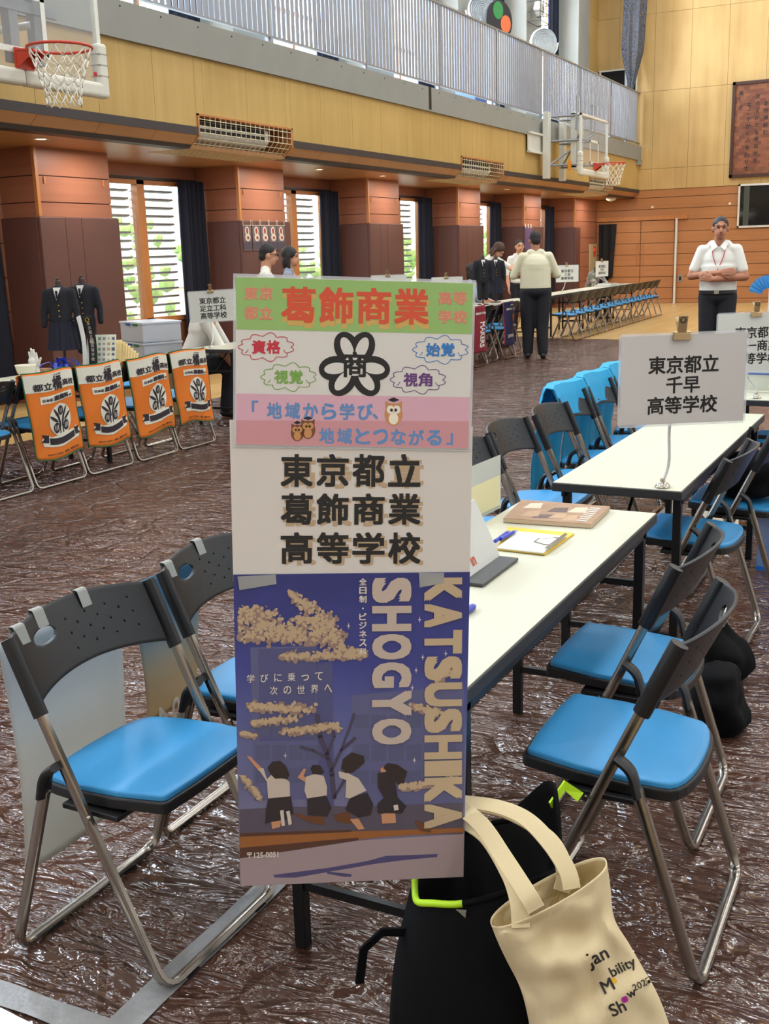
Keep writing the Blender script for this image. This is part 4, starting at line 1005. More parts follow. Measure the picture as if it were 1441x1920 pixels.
def clouds(name, lines, rgb, z, k=1.0, dens=1.0):
    mb = MB(); c = 0
    for (x0, y0, r0, x1, y1, r1) in lines:
        L = math.hypot(x1 - x0, y1 - y0)
        for i in range(int(L / 3.2 * dens)):
            f = rn.random(); r = (r0 + (r1 - r0) * f); x = x0 + (x1 - x0) * f + rn.gauss(0, r * .55); y = y0 + (y1 - y0) * f + rn.gauss(0, r * .45)
            s = rn.uniform(5, 17) * k
            x = min(max(x, 60), 1310); p = LP(*Z7(x, y)); flat(mb, ell(p[0], p[1], s / 3.066 * MMPX, s * .75 / 3.066 * MMPX, rn.uniform(0, 3), 9), z + .0000007 * c); c += 1
    mb.build(name, flatmat('print_' + name, rgb), il)
CL = [(60, 270, 40, 250, 290, 50), (60, 320, 50, 300, 360, 50), (60, 400, 50, 620, 430, 45), (250, 380, 50, 600, 370, 50), (380, 300, 40, 560, 350, 40), (350, 160, 20, 450, 250, 40), (450, 240, 40, 590, 330, 45), (600, 380, 45, 640, 520, 40), (300, 520, 25, 760, 520, 25), (640, 480, 30, 780, 510, 14),
      (110, 810, 22, 480, 830, 40), (300, 960, 20, 620, 925, 22), (130, 910, 14, 380, 880, 25), (60, 970, 14, 150, 980, 10), (1180, 660, 22, 1310, 600, 30), (1040, 810, 18, 1200, 850, 30), (980, 1280, 16, 1310, 1230, 22), (70, 1210, 12, 180, 1340, 16)]
clouds('cloud_shade', CL, (150, 124, 112), .0008, 1.25, .9); clouds('cloud_light', [(a, b - 8, c * .9, d, e - 8, f * .9) for a, b, c, d, e, f in CL], (188, 162, 130), .0010, .85, 1.0)
mb = MB()
for p, w in (([(600, 1330), (590, 1200), (560, 1080), (520, 980), (505, 860)], 5), ([(585, 1180), (640, 1060), (720, 990)], 3.4), ([(570, 1110), (480, 1060), (410, 1040)], 3), ([(560, 1080), (600, 980), (590, 900)], 3), ([(640, 1060), (690, 930), (715, 850)], 2.4), ([(600, 1330), (660, 1230), (680, 1130)], 3)): ribbon(mb, z7(p), w * 3 * MMPX / 1.7, .0012)
mb.build('bare_tree', flatmat('print_tree', (70, 62, 84)), il)
skin = (196, 140, 104)
HAIR = [[(218, 1160), (245, 1125), (290, 1118), (325, 1150), (345, 1200), (330, 1225), (300, 1220), (262, 1222), (240, 1200)], [(465, 1165), (480, 1142), (520, 1145), (545, 1185), (520, 1198), (480, 1195)], [(640, 1165), (650, 1110), (700, 1070), (770, 1090), (775, 1130), (735, 1165), (700, 1190), (665, 1190)], [(880, 1160), (905, 1132), (960, 1140), (1020, 1180), (1005, 1230), (995, 1275), (950, 1240), (915, 1190)]]
SHIRT = [[(165, 1165), (195, 1160), (215, 1225), (240, 1200), (310, 1215), (345, 1240), (348, 1325), (222, 1338), (215, 1240)], [(440, 1210), (490, 1195), (540, 1205), (560, 1270), (558, 1320), (445, 1335), (430, 1290)], [(625, 1180), (680, 1190), (740, 1220), (785, 1290), (690, 1335), (665, 1330), (670, 1230), (630, 1215)]]
SKIRT = [[(222, 1335), (352, 1322), (368, 1420), (330, 1455), (240, 1470), (205, 1480), (210, 1400)], [(445, 1335), (555, 1318), (585, 1390), (560, 1440), (450, 1430)], [(690, 1335), (790, 1300), (825, 1370), (810, 1430), (740, 1445), (665, 1400)], [(850, 1190), (905, 1180), (945, 1210), (965, 1330), (1015, 1380), (990, 1420), (850, 1420), (848, 1370), (885, 1330), (850, 1270)]]
SK = [[(98, 1092), (120, 1095), (190, 1165), (170, 1180)], [(390, 1215), (425, 1165), (440, 1165), (425, 1205), (450, 1225), (440, 1245)], [(240, 1470), (300, 1450), (290, 1500), (245, 1510)], [(690, 1455), (740, 1450), (775, 1510), (740, 1515)], [(870, 1425), (950, 1410), (955, 1475), (875, 1480)], [(865, 1165), (885, 1150), (900, 1185), (870, 1190)]]
lay('student_arms', SK, skin, .0013); lay('student_shirts', SHIRT, (196, 180, 166), .0014); lay('student_skirts', SKIRT, (44, 36, 42), .0015); lay('student_hair', HAIR, (46, 34, 34), .0016)
lay('student_shoes', [[(290, 1405), (310, 1400), (318, 1490), (300, 1495)], [(325, 1410), (345, 1405), (358, 1480), (340, 1490)], [(940, 1375), (965, 1370), (970, 1400), (945, 1405)]], (206, 192, 178), .0017)
lay('brooms', [[(370, 1420), (470, 1440), (540, 1430), (545, 1490), (470, 1475), (368, 1428)], [(595, 1430), (690, 1410), (700, 1480), (620, 1470)], [(1060, 1460), (1160, 1490), (1155, 1530), (1090, 1520)]], (104, 62, 36), .0013)
big1 = flatmat('print_title_one', (192, 174, 160)); big2 = flatmat('print_title_two', (192, 168, 136))
mb = MB()
def vert_word(mb, s, x0, x1, y0, y1, gap=.12):
    n = len(s); wts = [.62 if c == 'I' else 1 for c in s]; tot = sum(wts); y = y0; L = (y1 - y0)
    for c, w in zip(s, wts):
        h = L * w / tot; a, b = Z7(x0, y + h * gap / 2), Z7(x1, y + h * (1 - gap / 2)); ltxt(mb, c, a[0], a[1], b[0], b[1], .002, .05, -pi / 2); y += h
vert_word(mb, 'SHOGYO', 818, 1042, 60, 1032); mb.build('title_lettering', big1, il)
mb = MB(); vert_word(mb, 'KATSUSHIKA', 1118, 1332, 60, 1510); mb.build('second_title_lettering', big2, il)
mb = MB(); vm = list('全日制・ビジネス科')
for i, ch in enumerate(vm):
    a = Z7(744, 72 + 50 * i); b = Z7(786, 112 + 50 * i)
    if ch == '・': a, b = Z7(760, 90 + 50 * i), Z7(770, 100 + 50 * i)
    ltxt(mb, ch, *a, *b, .002, .02)
for s, x, y in (('学びに乗って', 100, 625), ('次の世界へ', 232, 693)):
    for i, ch in enumerate(s): a = Z7(x + 78 * i, y - 3 * i + (12 if ch in 'っ' else 0)); b = Z7(x + 78 * i + 44, y - 3 * i + 46); ltxt(mb, ch, *a, *b, .002, .006)
a = Z7(100, 1645); b = Z7(280, 1672); ltxt(mb, '〒125-0051', *a, *b, .002, .02)
mb.build('caption_lettering', flatmat('print_caption', (220, 210, 196)), il)
lay('sparkles', [[(x, y - 20), (x + 3, y - 3), (x + 12, y), (x + 3, y + 3), (x, y + 20), (x - 3, y + 3), (x - 12, y), (x - 3, y - 3)] for x, y in ((683, 345), (1108, 525), (1070, 600), (1048, 700), (1060, 1115), (1090, 310), (320, 1090), (1240, 505))], (206, 196, 200), .0019)
tp = glass_mat('clear_tape', (190, 190, 186), .45, .3)
for k, pts in enumerate(([(46, 62), (265, 50), (270, 105), (58, 140)], [(1085, 40), (1230, 40), (1228, 100), (1090, 125)])): MB().prism([(x, y, .0022) for x, y in z7(pts)], (0, 0, .0002)).build('tape_piece', tp, il)
# stem that carries the tall poster, clamped to the near edge of the first table
st = thing('sign_stand', 'flexible sign stand with a clip, hidden behind the tall poster', 'stand', (1.725, .98, .70))
w = lambda x, y, z: PM @ Vector((x, y, z)) - Vector((1.725, .98, .70))
tx, ty = LP(680, 786)
MB().tube([Vector((0, 0, .02)), w(tx + .01, ty - .16, -.05), w(tx, ty - .05, -.035), w(tx, ty + .0, -.03)], .006, 8).build('flexible_stem', stemw, st, smooth=True)
MB().box(w(tx, ty + .01, -.03), (.02, .03, .04)).build('bulldog_clip', clipb, st)
MB().lathe([(0, 0), (.024, 0), (.026, .004), (.02, .014), (.009, .02), (0, .03)]).build('table_clamp', chrome, st)
# ================================================================== covers and posters on chairs
def at_depth(px, py, d): return CAM + ray(px, py) * d
def on_chair(name, ch, label, cat, group=None):
    t = thing(name, label, cat, ch.location, ch.rotation_euler.z, group); return t
cream = mat('cover_cream', (226, 222, 204), .8, var=.04); orange = mat('cover_orange', (226, 120, 34), .8, var=.05, scale=14); pipe = mat('cover_piping', (44, 96, 60), .8); cink = mat('cover_ink', (40, 30, 40), .7)
def orange_cover(ch, i):
    t = on_chair('chair_cover', ch, 'orange printed cover hung on a chair back, %s from the near end' % ordn[i + 1], 'chair cover', 'orange covers on the chair backs')
    rn = random.Random(40 + i); ph = rn.uniform(0, 6)
    HW = .232
    def P(u, v):      # u across as seen from behind, v 0 top .. 1 bottom
        y = HW * (1 - 2 * u); q = 1 - (2 * u - 1) ** 2
        top = .772 + .014 * sin(pi * u * 2 + ph) * .5 + .012 * q
        if v < 0: # over the top and down in front
            w_ = -v; x = -.150 - .062 * q ** .8 + (.05 + .035 * q) * min(1, w_ * 6); z = top + .003 - .09 * w_; return Vector((x, y, z))
        x = -.152 - .066 * q ** .8 * (1 - .55 * v) - .055 * v - .007 * sin(9 * v + 4 * u + ph) * v; z = top - .575 * v + .012 * sin(5 * u + ph) * v
        return Vector((x, y * (1 - .05 * v), z))
    nrm = Vector((-1, 0, 0))
    def strip(v0, v1, off, nu=20, nv=22): return lambda u, v: P(u, v0 + (v1 - v0) * v) + nrm * off
    MB().grid(strip(0, 1, 0), 20, 24).grid(lambda u, v: P(u, -v), 20, 8).build('cloth', orange, t, smooth=True, solid=.003)
    MB().grid(strip(.015, .215, .0035), 20, 8).build('cream_band', cream, t, smooth=True)
    ed = [P(0, v / 16) for v in range(17)] + [P(u / 12, 1) for u in range(13)] + [P(1, 1 - v / 16) for v in range(17)]
    MB().tube([p + nrm * .001 for p in ed], .005, 6).tube([P(u / 12, -.02) + Vector((0, 0, .003)) for u in range(13)], .005, 6).build('piping', pipe, t, smooth=True)
    def pr(mb, off):  # map flat print (u, v) to the cloth
        if len(mb.bm.faces) < 60: bmesh.ops.triangulate(mb.bm, faces=mb.bm.faces); bmesh.ops.subdivide_edges(mb.bm, edges=mb.bm.edges, cuts=4, use_grid_fill=True)
        for v in mb.bm.verts: v.co = P(v.co.x, v.co.y) + nrm * (off + v.co.z)
        return mb
    def word(s, u0, u1, v0, v1, bold=.04, mb=None): return fit_text(mb or MB(), s, T((u0 + u1) / 2, (v0 + v1) / 2) @ Matrix.Diagonal((1, -1, 1, 1)), w=u1 - u0, h=v1 - v0, bold=bold)
    mb = MB(); word('都立', .10, .42, .115, .20, .025, mb); word('橘', .43, .62, .055, .215, .03, mb); word('高校', .63, .93, .115, .19, .025, mb); word('たちばな', .47, .62, .03, .05, .03, mb)
    word('産業科', .42, .74, .275, .335, .05, mb); word('日本初', .22, .40, .295, .33, .04, mb); word('の', .76, .82, .30, .33, .04, mb); word('ものづくりから、商品、販売できる', .18, .84, .925, .95, .03, mb)
    pr(mb, .0075).build('lettering', cink, t)
    mb = MB()
    def pl(pts): mb.poly([(a, b, 0) for a, b in pts])
    pl([(.19, .27), (.84, .255), (.84, .34), (.19, .355)][::-1]); pl(ell(.52, .565, .235, .185)); pl([(.5, .375), (.54, .375), (.70, .5), (.34, .5)]); pl([(.22, .70), (.30, .74), (.78, .72), (.86, .69), (.94, .74), (.88, .83), (.5, .87), (.15, .84), (.12, .76)])
    pr(mb, .0045).build('emblem_ground', cream, t)
    mb = MB(); z = 0
    pl(ell(.52, .455, .055, .055)); 
    for k in (-1, 1):
        for a, (cx, cy) in ((.9, (.60, .49)), (.5, (.66, .54)), (1.25, (.56, .56))): pl(ell(.52 + k * (cx - .52), cy, .085, .018, k * -a))
        pl(ell(.52 + k * .10, .645, .065, .06)); pl([(.52 + k * .02, .6), (.52 + k * .035, .6), (.52 + k * .04, .72), (.52 + k * .02, .72)])
        pl([(.52 + k * .27, .71), (.52 + k * .40, .70), (.52 + k * .36, .75), (.52 + k * .41, .79), (.52 + k * .28, .80)])
    pl([(.26, .745), (.4, .762), (.52, .767), (.66, .758), (.78, .742), (.78, .815), (.66, .832), (.52, .84), (.4, .835), (.26, .82)])
    pr(mb, .0068).build('emblem', cink, t)
    mb = MB()
    for k in (-1, 1):
        for q in range(3): mb.poly([(p, r, 0) for p, r in ell(.52 + k * (.075 + .03 * q), .645, .006, .035)])
        mb.poly([(p, r, 0) for p, r in ell(.52 + k * .015, .455, .004, .03)])
    pr(mb, .0088).build('emblem_detail', cream, t)
    return t
for i, c in enumerate(OC): orange_cover(c, i)
blue_cl = mat('cover_blue', (40, 158, 206), .75, var=.08, scale=10)
for i, ch in enumerate(BC):
    t = on_chair('blue_chair_cover', ch, 'bright blue cloth cover draped over a chair back, %s past the bare black backs' % ordn[i + 1], 'chair cover', 'bright blue covers')
    def f(u, v, i=i):
        y = .243 * (1 - 2 * u); q = 1 - (2 * u - 1) ** 2; k = v * 6
        path = [(-.075, .615), (-.112, .72), (-.142, .775), (-.185, .782), (-.215, .72), (-.262, .40), (-.268, .14)]
        j = min(int(k), 5); fr = k - j; x = path[j][0] * (1 - fr) + path[j + 1][0] * fr; z = path[j][1] * (1 - fr) + path[j + 1][1] * fr
        x -= .056 * q ** .8 * max(0, 1 - max(0, v - .5) * 1.6); z += .020 * q * (1 if v < .7 else 0) + (.022 * abs(2 * u - 1) ** 6 if .2 < v < .6 else 0)
        x += .012 * sin(15 * u + i) * max(0, v - .6) * 2.2 + .004 * sin(24 * u + 6 * v); return Vector((x, y, z))
    MB().grid(f, 30, 48).build('cloth', blue_cl, t, smooth=True, solid=.003)
    MB().tube([f(u / 20, 0.005) + Vector((.002, 0, 0)) for u in range(21)], .004, 6).build('hem', blue_cl, t, smooth=True)
def sash_cover(ch, name, label, y0, y1, col, edge):
    t = on_chair(name, ch, label, 'chair cover', 'dark covers on the distant chairs')
    def P(u, v):
        y = y1 + (y0 - y1) * u; q = 1 - (y / .23) ** 2; x = -.158 - .064 * max(0, q) ** .8 * (1 - .5 * v) - .03 * v + .006 * sin(7 * v + 3 * u); return Vector((x, y, .775 + .01 * q - .60 * v))
    MB().grid(P, 10, 24).grid(lambda u, v: P(u, 0) + Vector((.06 * v + .02 * sin(pi * v), 0, .006 * sin(pi * v) - .08 * v)), 10, 6).build('cloth', mat(name + '_cloth', col, .8), t, smooth=True, solid=.003)
    MB().tube([P(0, v / 12) for v in range(13)], .007, 6).build('border', mat(name + '_border', edge, .8), t, smooth=True)
    return t, P
def on_sash(t, P, items, name, m):
    mb = MB()
    for s, u, v, w, h, rot in items: fit_text(mb, s, T(u, v) @ Matrix.Diagonal((1, -1, 1, 1)) @ RZ(rot), w=w if not rot else h, h=h if not rot else w, bold=.03)
    for v in mb.bm.verts: v.co = P(v.co.x, v.co.y) + Vector((-.006 + -v.co.z, 0, 0))
    mb.build(name, m, t)
sw = mat('sash_white', (226, 216, 206), .7)
t, P = sash_cover(RC, 'red_sash', 'dark red cover with white lettering on a chair back beside the poster edge', -.2, .2, (128, 22, 38), (150, 40, 50))
on_sash(t, P, [('蔵前工業高', .5, .16, .8, .05, 0), ('MAKERS', .5, .62, .42, .55, -pi / 2)], 'lettering', sw)
t, P = sash_cover(NC, 'navy_sash', 'navy blue cover with a red edge on a distant chair back', -.17, .2, (40, 38, 78), (150, 44, 56))
on_sash(t, P, [('蔵前工業', .55, .17, .8, .05, 0), ('高校', .6, .08, .3, .035, 0), ('定時制', .5, .78, .6, .08, 0)], 'lettering', sw)
mb = MB().grid(lambda u, v: P(.5 + .22 * (u - .5) * (1 + .4 * sin(7 * v)) + .18, .28 + .3 * v) + Vector((-.006, 0, 0)), 5, 8); mb.build('orange_print', mat('sash_orange', (150, 78, 50), .8), t)
# sheets hung behind the two close chairs
def hung(name, label, x0, x1, y, z0, z1, m, curl):
    t = thing(name, label, 'poster sheet', ((x0 + x1) / 2, y, z0), 0, 'sheets hung behind the close chairs'); w = (x1 - x0) / 2; h = z1 - z0
    def f(u, v):
        b = (1 - v); return Vector((-w + 2 * w * u + .05 * b * (1 - u), .02 * b * b + curl * b ** 2.2 * (1 - u) * .5 - .012 * sin(4 * u + 3 * v) * b, h * v + curl * .5 * b ** 3 * u))
    o = MB().grid(f, 20, 24).build('sheet', m, t, smooth=True, solid=.0008); return t, f
def thin_paper(name, stops, zr):
    m, n, l, b = nt(name); tc = n.new('ShaderNodeTexCoord'); sp = n.new('ShaderNodeSeparateXYZ'); mr = n.new('ShaderNodeMapRange'); r = n.new('ShaderNodeValToRGB')
    mr.inputs['From Max'].default_value = zr; l.new(tc.outputs['Object'], sp.inputs[0]); l.new(sp.outputs['Z'], mr.inputs['Value']); l.new(mr.outputs[0], r.inputs[0])
    e = r.color_ramp.elements; e[0].color = lin(stops[0]); e[1].color = lin(stops[-1])
    for k, c in enumerate(stops[1:-1]): q = e.new((k + 1) / (len(stops) - 1)); q.color = lin(c)
    l.new(r.outputs[0], b.inputs['Base Color']); b.inputs['Roughness'].default_value = .4
    tr = n.new('ShaderNodeBsdfTranslucent'); l.new(r.outputs[0], tr.inputs[0]); mx = n.new('ShaderNodeMixShader'); mx.inputs[0].default_value = .5
    l.new(b.outputs[0], mx.inputs[1]); l.new(tr.outputs[0], mx.inputs[2]); l.new(mx.outputs[0], n['Material Output'].inputs[0]); return m
hung('hung_sheet', 'large pale sheet hung behind the backrest of the nearest chair, its lower edge curling', 1.575, 1.965, 1.775, .10, .70, thin_paper('sheet_back', [(220, 218, 208), (228, 228, 222), (214, 220, 222)], .63), .07)
t, f = hung('hung_sheet', 'colour poster showing blue and beige through its back, hung behind the second close chair', 1.99, 2.27, 1.762, .32, .71, thin_paper('poster_back', [(206, 186, 150), (196, 184, 160), (150, 176, 190), (120, 162, 184)], .42), .0)
mb = MB(); fit_text(mb, '10.4', T(0, .12, 0) @ Matrix.Rotation(pi / 2, 4, 'X') @ Matrix.Diagonal((-1, 1, 1, 1)), w=.13, bold=.02)
for v in mb.bm.verts: v.co.y = f((v.co.x + .14) / .28, v.co.z / .415).y - .004
mb.build('seen_through_numbers', mat('show_through', (232, 226, 212), .5), t)
patch = mat('cloth_tape', (150, 152, 146), .6)
for ch, which, uu in ((L1, 'the nearest chair', (.12, .30, .62)), (L2, 'the second close chair', (.12, .5))):
    for k, u in enumerate(uu):
        y = (u * 2 - 1) * .224; q = 1 - (y / .224) ** 2; z = .742 + .020 * q; x = -.13 - .058 * q ** .8 + (.742 - z) * .445
        tt = thing('tape_patch', 'grey tape patch on %s, %s from its handle end' % (which, ordn[k + 1]), 'tape', ch.location, -H, 'grey tape patches on the close chairs')
        mb = MB().tube([(x + .022, y, z - .034), (x + .0085, y, z + .001), (x + .005, y, z + .0045), (x - .005, y, z + .0045), (x - .0085, y, z + .001), (x + .006, y, z - .034)], .01, prof=[(-.015, -.0006), (.015, -.0006), (.015, .0006), (-.015, .0006)], up=(-1, 0, .3)); mb.build('patch', patch, tt)

# ================================================================== on the first table
def slab(mb, pts, z0, z1): return mb.prism([(p[0], p[1], z0) for p in pts], (0, 0, z1 - z0))
Zt = .702
P4 = [onz(943, 972, .714), onz(1108, 983, .714), onz(1143, 950, .714), onz(978, 937, .714)]
t = thing('photo_book', 'thick brown photo book lying at the far end of the nearest table', 'book')
slab(MB(), P4, Zt, .7135).build('pages', mat('book_pages', (196, 172, 144), .6), t); 
MB().prism([(p.x, p.y, .7135) for p in P4], (0, 0, .0015)).build('cover', mat('book_cover', (166, 128, 96), .35, var=.25, scale=25), t)
mb = MB(); m2 = MB(); m3 = MB(); rn = random.Random(8)
def bl(u, v, z): p = P4[0].lerp(P4[1], u).lerp(P4[3].lerp(P4[2], u), v); return (p.x, p.y, z)
for k, (u0, v0, u1, v1, g) in enumerate(((.30, .10, .55, .35, m2), (.40, .45, .62, .75, m2), (.62, .50, .82, .85, mb), (.10, .55, .30, .9, mb), (.48, .15, .66, .45, m3), (.16, .15, .36, .5, m3), (.64, .06, .80, .4, m3))): g.poly([bl(u0, v0, .7152 + k * 1e-5), bl(u1, v0 + .05, .7152 + k * 1e-5), bl(u1 - .03, v1, .7152 + k * 1e-5), bl(u0 + .04, v1 - .06, .7152 + k * 1e-5)])
mb.build('cover_highlight', mat('book_print_light', (212, 194, 166), .4), t); m2.build('cover_figures', mat('book_print_dark', (92, 66, 60), .4), t); m3.build('cover_motif', mat('book_print_tan', (188, 152, 116), .4), t)
mb = MB(); o = Vector(bl(.86, .5, .7154)); [mb.poly([bl(.80 + .02 * (k % 2), .12 + .1 * k, .7155), bl(.92, .10 + .1 * k, .7155), bl(.93, .145 + .1 * k, .7155), bl(.81, .16 + .1 * k, .7155)]) for k in range(8)]; mb.build('cover_bars', mat('book_print_white', (232, 224, 208), .4), t)
t = thing('yellow_folder', 'yellow folder lying under the clipboard on the nearest table', 'folder'); P5 = [onz(931, 1030, .703), onz(1021, 1040, .703), onz(1076, 1001, .703), onz(952, 989, .703)]
slab(MB(), P5, Zt - .001, .7055).build('folder', mat('yellow_card', (238, 196, 56), .5), t)
t = thing('clipboard', 'clipboard with a white form and steel clip on the yellow folder', 'clipboard'); P5 = [onz(930, 1026, .71), onz(1018, 1036, .71), onz(1062, 1004, .71), onz(971, 995, .71)]
slab(MB(), P5, .7058, .7085).build('board', mat('clip_board', (214, 208, 190), .5), t)
cc = sum(P5, Vector()) / 4; P6 = [cc + (p - cc) * .96 for p in P5]; slab(MB(), P6, .7086, .7094).build('paper', mat('form_paper', (232, 234, 228), .5), t)
mb = MB(); e0, e1 = P5[1].lerp(P5[2], .12), P5[1].lerp(P5[2], .95); mb.tube([e0 + Vector((0, 0, .005)), e1 + Vector((0, 0, .005))], .005, 8); m_ = e0.lerp(e1, .5); i_ = (cc - m_).normalized(); mb.tube([e0.lerp(e1, .25), e0.lerp(e1, .25) + i_ * .02, m_ + i_ * .055 - (e1 - e0) * .12, m_ + i_ * .055 + (e1 - e0) * .12, e0.lerp(e1, .75) + i_ * .02, e0.lerp(e1, .75)], .0018, 6)
for v in mb.bm.verts: v.co.z += .0045 if v.co.z < .712 else 0
mb.build('steel_clip', chrome, t)
mb = MB()
for k in range(5): a_, b_ = bl, None; p0 = P6[0].lerp(P6[3], .2 + .15 * k); p1 = P6[1].lerp(P6[2], .2 + .15 * k); d = (P6[3] - P6[0]).normalized() * .0007; A, B = p0.lerp(p1, .1), p0.lerp(p1, .62); mb.poly([(A.x - d.x, A.y - d.y, .7097), (B.x - d.x, B.y - d.y, .7097), (B.x + d.x, B.y + d.y, .7097), (A.x + d.x, A.y + d.y, .7097)])
mb.build('form_lines', mat('form_line', (160, 168, 176), .6), t)
for k, (a, b) in enumerate((((928, 1014), (950, 998)), ((938, 1010), (962, 997)))):
    A, B = onz(*a, .717), onz(*b, .717); A.z = B.z = .7155 if k else .716
    t = thing('pen', 'blue pen lying on the clipboard, %s of the pair' % ('lower' if k == 0 else 'upper'), 'pen', group='blue pens'); MB().cyl(A, B, .0055).build('barrel', mat('pen_blue', (50, 66, 176), .3), t); MB().cyl(B, B + (B - A).normalized() * .02, .0055, .003).build('cap', mat('pen_clear', (170, 176, 210), .2), t)
A = onz(868, 1150, .708); B = onz(886, 1138, .708); t = thing('marker', 'blue marker poking out beside the tall poster on the nearest table', 'pen'); MB().cyl(A, B, .008).build('barrel', mat('pen_blue', (50, 66, 176), .3), t); MB().cyl(B, B + (B - A).normalized() * .012, .005, .004).build('tip', mat('pen_clear', (170, 176, 210), .2), t)
# tent sign in a dark base
t = thing('desk_sign', 'white desk sign standing in a dark grey base on the nearest table', 'desk sign')
b0, b1 = onz(935, 1043, .708), onz(866, 1092, .708); L = (b1 - b0); n_ = Vector((0, 0, 1)).cross(L).normalized() * -1
if n_.dot(RGT) < 0: n_ = -n_
mb = MB().prism([(p.x, p.y, Zt) for p in (b0 - n_ * .02, b1 - n_ * .02, b1 + n_ * .055, b0 + n_ * .055)], (0, 0, .008)); mb.build('base', mat('sign_base', (62, 64, 66), .45), t, bevel=.002)
back = Vector((-n_.x, -n_.y, 0)).normalized()
q = [b0, b1, b1 + Vector((0, 0, .15)) + back * .07, b0 + Vector((0, 0, .15)) + back * .07]
for p in q: p.z = max(p.z, .709)
MB().prism(q, n_ * .003).build('panel', mat('panel_white', (206, 206, 200), .35), t)
mb = MB(); fit_text(mb, 'in', basis(q[0].lerp(q[1], .62) + Vector((0, 0, .03)) + back * .014 + n_ * .0036, (q[0] - q[1]), (q[3] - q[0])), w=.028, bold=.03); mb.build('lettering', mat('panel_red', (120, 50, 40), .5), t)
t = thing('leaflet_rack', 'clear leaflet holder with a pale yellow leaflet behind the desk sign', 'leaflet holder')
c0, c1 = onz(938, 952, .705), onz(872, 985, .705); MB().prism([c0, c1, c1 + Vector((.05, .02, .16)), c0 + Vector((.05, .02, .16))], (.003, 0, 0)).build('holder', mat('holder_clear', (190, 196, 190), .2), t)
MB().prism([c0 + Vector((-.003, 0, .01)), c1 + Vector((-.003, 0, .01)), c1 + Vector((.042, .02, .15)), c0 + Vector((.042, .02, .15))], (.001, 0, 0)).build('leaflet', mat('leaflet_yellow', (220, 214, 168), .5), t)

# ================================================================== bags on the floor
bagblk = mat('nylon_black', (9, 9, 11), .85, spec=.15, var=.1, scale=30, bump=.15, bscale=300); lime = mat('lime_trim', (190, 236, 40), .5)
RR = Vector((.46, -.887, 0)); DD = Vector((.887, .46, 0))
t = thing('backpack', 'open black backpack with lime green lining on the floor below the tall poster', 'backpack')
def bp(a, v, g=0):
    c = Vector((1.545, .675, .004)).lerp(Vector((1.66, .675, 0)), v); ca, sa = cos(a), sin(a)
    sx = (abs(ca) ** .7) * (1 if ca > 0 else -1); sy = (abs(sa) ** .7) * (1 if sa > 0 else -1)
    rx = (.135 + .02 * sin(pi * v)) - g; ry = (.085 + .015 * sin(pi * v) - .01 * v) - g
    h = .375 + .035 * sx + .05 * max(0, sy)
    return c + RR * rx * sx + DD * ry * sy + Vector((0, 0, .004 + (h - .0) * v + .004 * sin(5 * a + 7 * v)))
N = 36
mb = MB().grid(lambda u, v: bp(2 * pi * u, v), N, 16, True); mb.bm.faces.new([mb.bm.verts[i] for i in range(N)] if not mb.bm.verts.ensure_lookup_table() else []); mb.build('body', bagblk, t, smooth=True)
MB().grid(lambda u, v: bp(2 * pi * u, 1 - .35 * v, .008), N, 6, True).build('lining', mat('lining_black', (12, 12, 14), .9), t, smooth=True)
MB().tube([bp(pi * (.80 + .62 * i / 20), 1, .002) + Vector((0, 0, .004)) for i in range(21)], .0065, 8).build('rim_trim', lime, t, smooth=True)
MB().tube([bp(pi * (1.42 + 1.38 * i / 30), 1, .002) + Vector((0, 0, .003)) for i in range(31)], .006, 8).build('rim_binding', bagblk, t, smooth=True)
mb = MB().grid(lambda u, v: bp(pi * (.78 + .40 * u), 1 - .34 * v * sin(pi * u) ** .5, .006) + Vector((0, 0, .004)), 12, 5); mb.build('lime_lining', lime, t, smooth=True, solid=.003)
a = bp(pi * 1.02, .82); MB().tube([a, a - RR * .04 + Vector((0, 0, .015)) - DD * .02, a - RR * .075 + Vector((0, 0, -.02)) - DD * .02, a - RR * .085 + Vector((0, 0, -.09)) - DD * .02], .008, prof=[(-.003, -.008), (.003, -.008), (.003, .008), (-.003, .008)]).build('side_strap', bagblk, t)
a = bp(pi * 1.42, 1.0); MB().bb(a.x - .006, a.x + .002, a.y - .009, a.y + .009, a.z - .045, a.z - .005).build('zip_pull', mat('zip_grey', (140, 134, 120), .5), t); MB().cyl(a + Vector((-.003, 0, -.045)), a + Vector((-.004, -.003, -.085)), .004).build('yellow_cord', mat('cord_yellow', (226, 200, 40), .5), t)
mb = MB().grid(lambda u, v: bp(pi * (-.22 + .62 * u), 1) + Vector((0, 0, .09 * v * sin(pi * u))) + DD * (.03 * v), 14, 6); mb.build('flap', bagblk, t, smooth=True, solid=.008)
a = bp(.15 * pi, 1); MB().tube([a + Vector((0, 0, .05)), a + Vector((0, 0, .075)) + RR * .03 + DD * .03, a + Vector((0, 0, .05)) + RR * .06 + DD * .03], .006, prof=[(-.002, -.01), (.002, -.01), (.002, .01), (-.002, .01)]).build('lime_tab', lime, t)

